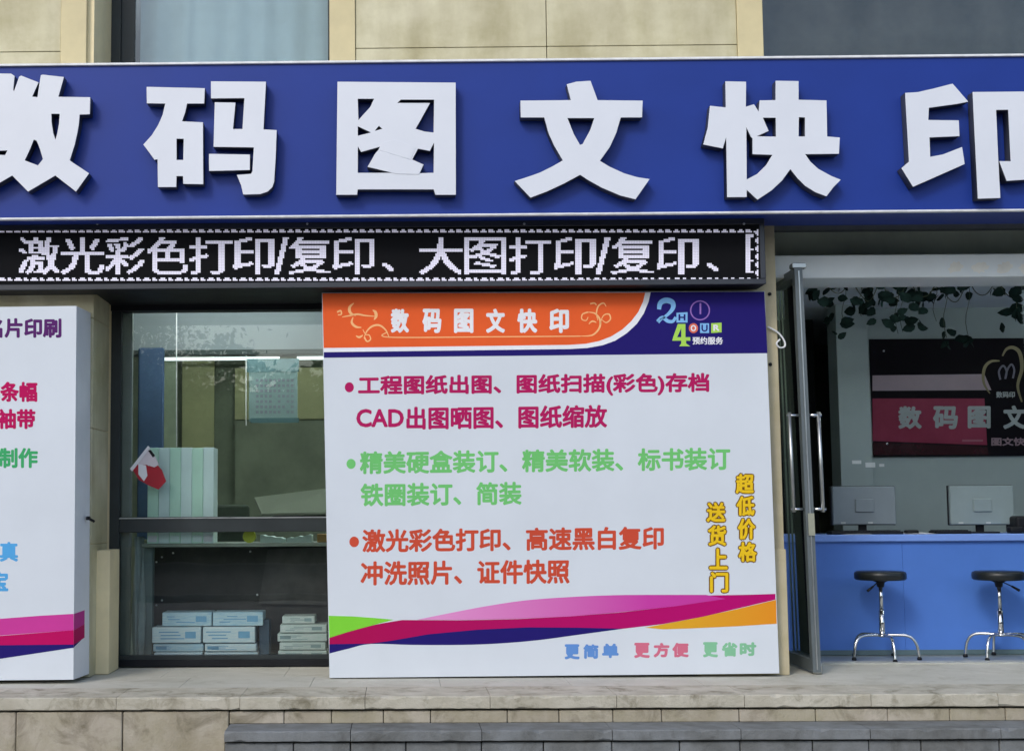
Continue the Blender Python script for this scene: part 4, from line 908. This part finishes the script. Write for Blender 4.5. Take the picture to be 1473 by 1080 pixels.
print_px('letter_tile', [[(1023, 465), (1038, 464), (1038, 478), (1023, 479)]], YB + 4.2 * e, K_lime2, mb); lettering('R', 1026, 1035, 467, 476, YB + 5 * e, K_white, mb, .5)
V, Fc = [], []
stroke_px([(1007 + 13.5 * math.cos(t / 28 * 6.2832), 446.5 + 13.5 * math.sin(t / 28 * 6.2832)) for t in range(29)], lambda t: 1.8, (V, Fc))
stroke_px([(1007.5, 436), (1007.5, 452)], lambda t: 2.4, (V, Fc))
pydata('clock_ring', [P(a, c_, YB + 4.6 * e) for a, c_ in V], Fc, K_lav, mb)
lettering('预约服务', 996, 1040, 484.5, 495.5, YB + 4.6 * e, K_white, mb, .35)
# body text
def dot(cx_, cy_, r_, m): print_px('bullet', [[(cx_ + r_ * math.cos(t * .3927), cy_ + r_ * 1.1 * math.sin(t * .3927)) for t in range(16)]], YB + e, m, mb)
dot(502.5, 557, 6.6, K_pinktxt); dot(505, 667, 6.6, K_green); dot(509.5, 779, 7, K_rust)
TB = YB + e
lettering('工程图纸出图、图纸扫描(彩色)存档', 515, 1020.5, 540, 572, TB, K_pinktxt, mb, 1.15, dy=-4)
lettering('CAD', 512.5, 581, 588, 614.5, TB, K_pinktxt, mb, 1.1)
lettering('出图晒图、图纸缩放', 584.5, 873.5, 585, 618, TB, K_pinktxt, mb, 1.15, dy=-3)
lettering('精美硬盒装订、精美软装、标书装订', 517.5, 1050.5, 649, 682, TB, K_green, mb, 1.1, dy=-6)
lettering('铁圈装订、简装', 518.5, 750.5, 695, 728.5, TB, K_green, mb, 1.1, dy=-2.5)
lettering('激光彩色打印、高速黑白复印', 521, 955, 761, 794.5, TB, K_rust, mb, 1.15, dy=-4.5)
lettering('冲洗照片、证件快照', 518.5, 819.5, 807, 842, TB, K_rust, mb, 1.15, dy=-3)
for ch_, x0, x1, yt, yb_ in (('超', 1057, 1086, 680, 711), ('低', 1058, 1087, 712, 743), ('价', 1060, 1088, 744, 777), ('格', 1061, 1090, 778, 809), ('送', 1015, 1045, 721, 752), ('货', 1017, 1046, 754, 786), ('上', 1019, 1048, 787, 820), ('门', 1020, 1049, 821, 853)):
    lettering(ch_, x0 - .3, x1 + .3, yt - .3, yb_ + .3, TB, K_brown, mb, 2.7, name='outline_lettering')
    lettering(ch_, x0 + 1.3, x1 - 1.3, yt + 1.3, yb_ - 1.3, YB + 3.2 * e, K_yel, mb, 1.0, name='yellow_lettering')
for s_, x0, x1, yt, yb_, m in (('更', 812, 834, 926, 948, K_blue), ('简', 839, 861, 926, 947, K_blue), ('单', 866, 890, 925, 946, K_blue), ('更', 912, 935, 924, 946, K_rose), ('方', 940, 963, 924, 945, K_rose), ('便', 967, 991, 924, 945, K_rose), ('更', 1011, 1033, 923, 945, K_mint), ('省', 1038, 1061, 923, 944, K_mint), ('时', 1064, 1088, 923, 943, K_mint)):
    lettering(s_, x0, x1, yt, yb_, TB, m, mb, 1.2)
# wave at the foot
Wp = lambda L: [(450 + a / 2.104, 840 + c_ / 2.104) for a, c_ in L]
top_c = smooth_pts([(50, 162), (110, 143), (190, 122), (270, 108)], 5)
print_px('green_wave', [Wp([(48, 95), (120, 97), (190, 102), (245, 107), (150, 132), (50, 164)])], YB + e, K_lime, mb)
print_px('navy_wave', [Wp(smooth_pts([(50, 209), (110, 194), (175, 180), (300, 183), (450, 183), (560, 179), (680, 169), (800, 153), (940, 134)], 4) + [(800, 126), (500, 130), (250, 165), (50, 172)])], YB + 2 * e, K_navy, mb)
cs = gradient_x('crimson_print', [(0, lin((168, 2, 78))), (0.55, lin((180, 2, 108))), (1, lin((178, 2, 84)))])
print_px('crimson_wave', [Wp(top_c + [(450, 109), (620, 105), (780, 97), (930, 85), (1100, 66), (1180, 34), (1300, 32), (1400, 29), (1400, 46), (1290, 72), (1180, 98), (1060, 120), (940, 134), (800, 131), (650, 130), (500, 137), (350, 151), (240, 170), (175, 179), (50, 181)])], YB + 3 * e, cs, mb)
pk = gradient_x('pink_print', [(0, lin((224, 150, 202))), (0.38, lin((196, 62, 160))), (1, lin((178, 4, 112)))])
print_px('pink_wave', [Wp(smooth_pts([(315, 107), (420, 86), (520, 67), (640, 49), (770, 39), (910, 33), (1060, 32), (1190, 32)], 4) + [(1250, 44), (1100, 66), (930, 84), (780, 97), (620, 104), (450, 108)])], YB + 4 * e, pk, mb)
og = gradient_x('orange_print', [(0, lin((214, 170, 44))), (0.5, lin((232, 122, 26))), (1, lin((240, 84, 18)))])
print_px('orange_wave', [Wp([(1005, 131), (1150, 104), (1280, 76), (1402, 47), (1404, 119), (1280, 127), (1150, 133), (1060, 136)])], YB + 2 * e, og, mb)

# ------------------------------------------------------------------ left signboard (box)
YL = -0.2
tl, tr, br, bl_ = P(-330, 446, YL), P(110, 440, YL), P(105.5, 977, YL), P(-330, 981, YL)
bt, bb = P(130.5, 439, 0.11), P(128, 973, 0.11)
lb_ = thing('signboard', (P(-100, 977, YL).x, YL, 0), 'white box signboard with pink and navy wave at the left edge of the photo', 'signboard')
bt.z = tr.z; bb.z = br.z
bt2, bb2 = Vector((tl.x, .11, tl.z)), Vector((bl_.x, .11, bl_.z))
pnl = pydata('panel', [tl, tr, br, bl_, bt2, bt, bb, bb2], [(0, 3, 2, 1), (4, 5, 6, 7), (0, 1, 5, 4), (1, 2, 6, 5), (2, 3, 7, 6), (3, 0, 4, 7)], M_flexside, lb_)
pnl.data.materials.append(M_flex); pnl.data.polygons[0].material_index = 1
def side_pt(s, py):     # point on the right side face; s = 0 front edge, 1 back edge; py on the front edge scale
    f = lambda a, c_: a + (c_ - a) * s
    zf = P(108, py, YL).z; t = (zf - br.z) / (tr.z - br.z)
    p0 = br + (tr - br) * t; p1 = bb + (bt - bb) * t
    p = p0 + (p1 - p0) * s; p.x += 0.0006; return p
TL = YL - .0004
def wave_l(name, pts, side, m, k):
    print_px(name, [pts], YL - .0004 * k, m, lb_)
    if side:
        vs = [side_pt(s, py) for s, py in side]
        for v in vs: v.x += .0003 * k
        pydata(name, vs, [tuple(range(len(vs)))], m, lb_)
pk2 = ink('pink_box_ink', (200, 60, 150)); cr2 = ink('crimson_box_ink', (186, 0, 92))
wave_l('pink_wave', [(-330, 925), (-100, 902), (0, 889.5), (60, 885), (106, 882.5), (106, 906), (0, 913.5), (-330, 930)], [(0, 882.5), (.68, 880.5), (.68, 901), (0, 906)], pk2, 1)
wave_l('crimson_wave', [(-330, 931), (0, 914), (106, 906), (106, 926.5), (0, 928), (-330, 938)], [(0, 906), (.68, 901), (.68, 921), (0, 926.5)], cr2, 2)
wave_l('navy_wave', [(-330, 930), (0, 927.5), (106, 926.5), (106, 931), (60, 938), (0, 947), (-120, 968), (-330, 972)], [(0, 926.5), (.5, 922.5), (0, 930.5)], K_navy, 3)
lettering('名片印刷', -21, 88.5, 457.5, 486, TL, K_purple, lb_, 1.2)
lettering('条幅', 0, 54, 549, 578, TL, K_crim, lb_, 1.2); lettering('袖带', -4, 51, 588, 617, TL, K_crim, lb_, 1.2)
lettering('制作', -2, 54.5, 644, 673, TL, K_grn2, lb_, 1.1); lettering('传真', -29, 26, 779, 807.5, TL, K_cyan, lb_, 1.1); lettering('宝', -15, 12, 820.5, 850, TL, K_cyan, lb_, 1.1)
b = B(); q = P(128, 745, 0.02); b.box(q.x - .012, q.x + .012, -.02, .02, q.z - .012, q.z + .012, .004); b.tube([(q.x + .008, 0, q.z - .005), (q.x + .035, .02, q.z - .022)], .009, 8)
tag(b.done('cable_clip', M_black, base=(q.x, 0, q.z)), 'small black cable clip on the right side of the left box signboard', 'clip')

# ------------------------------------------------------------------ across the street, behind the camera (only seen mirrored in glass)
M_leaf = mat('broad_leaf', (0.05, 0.10, 0.03), 0.6, noise=0.4, nscale=1.5); M_bark = mat('bark', (0.10, 0.075, 0.05), 0.9, noise=0.3, nscale=12, bump=0.4)
def make_tree(x, y, h, seed, label):
    r_ = random.Random(seed); t = thing('street_tree', (x, y, ZG), label, 'tree', 'trees across the street')
    b = B(); b.tube([(x, y, ZG), (x + .1, y, ZG + h * .25), (x - .05, y + .1, ZG + h * .5)], .2, 10, rad=[.24, .18, .13])
    tips = []
    for k in range(9):
        a = r_.uniform(0, 6.28); z0 = ZG + h * r_.uniform(.3, .5); L = h * r_.uniform(.2, .36)
        p1 = (x + math.cos(a) * L * .5, y + math.sin(a) * L * .5, z0 + L * .6); p2 = (x + math.cos(a) * L, y + math.sin(a) * L, z0 + L * r_.uniform(.9, 1.5))
        b.tube([(x, y, z0 - .3), p1, p2], .07, 6, rad=[.09, .06, .03]); tips += [p1, p2]
    b.done('trunk', M_bark, t)
    V, Fc = [], []
    for k in range(7000):
        c_ = r_.choice(tips); p = Vector(c_) + Vector((r_.gauss(0, h * .085), r_.gauss(0, h * .085), r_.gauss(0, h * .07)))
        u = Vector((r_.gauss(0, 1), r_.gauss(0, 1), r_.gauss(0, 1))).normalized(); v = u.orthogonal().normalized(); s_ = r_.uniform(.09, .17); b0 = len(V)
        V += [p - u * s_, p + v * s_ * .5, p + u * s_, p - v * s_ * .5]; Fc.append((b0, b0 + 1, b0 + 2, b0 + 3))
    pydata('crown', V, Fc, M_leaf, t)
make_tree(-10.6, -52, 12.5, 3, 'leafy green street tree across the road, leftmost seen from the shop window')
hd = thing('hedge', (0, -31, ZG), 'long tall dark green hedge along the far side of the road', 'hedge')
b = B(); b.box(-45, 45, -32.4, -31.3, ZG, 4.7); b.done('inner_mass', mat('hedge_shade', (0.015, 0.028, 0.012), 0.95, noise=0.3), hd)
V, Fc = [], []; r_ = random.Random(11)
for k in range(30000):
    x = r_.uniform(-30, 32); top = 5.5 + .5 * math.sin(x * .9) + .35 * math.sin(x * 2.3 + 1) + r_.gauss(0, .15)
    z = ZG + (top - ZG) * (r_.random() ** .6); y = -31.0 + r_.gauss(0, .25) if z < 4.8 else -31.6 + r_.gauss(0, .45); p = Vector((x, y, z))
    u = Vector((r_.gauss(0, 1), r_.gauss(0, 1), r_.gauss(0, 1))).normalized(); v = u.orthogonal().normalized(); s_ = r_.uniform(.10, .2); b0 = len(V)
    V += [p - u * s_, p + v * s_ * .6, p + u * s_, p - v * s_ * .6]; Fc.append((b0, b0 + 1, b0 + 2, b0 + 3))
tag(pydata('foliage', V, Fc, M_leaf, hd), kind='stuff')
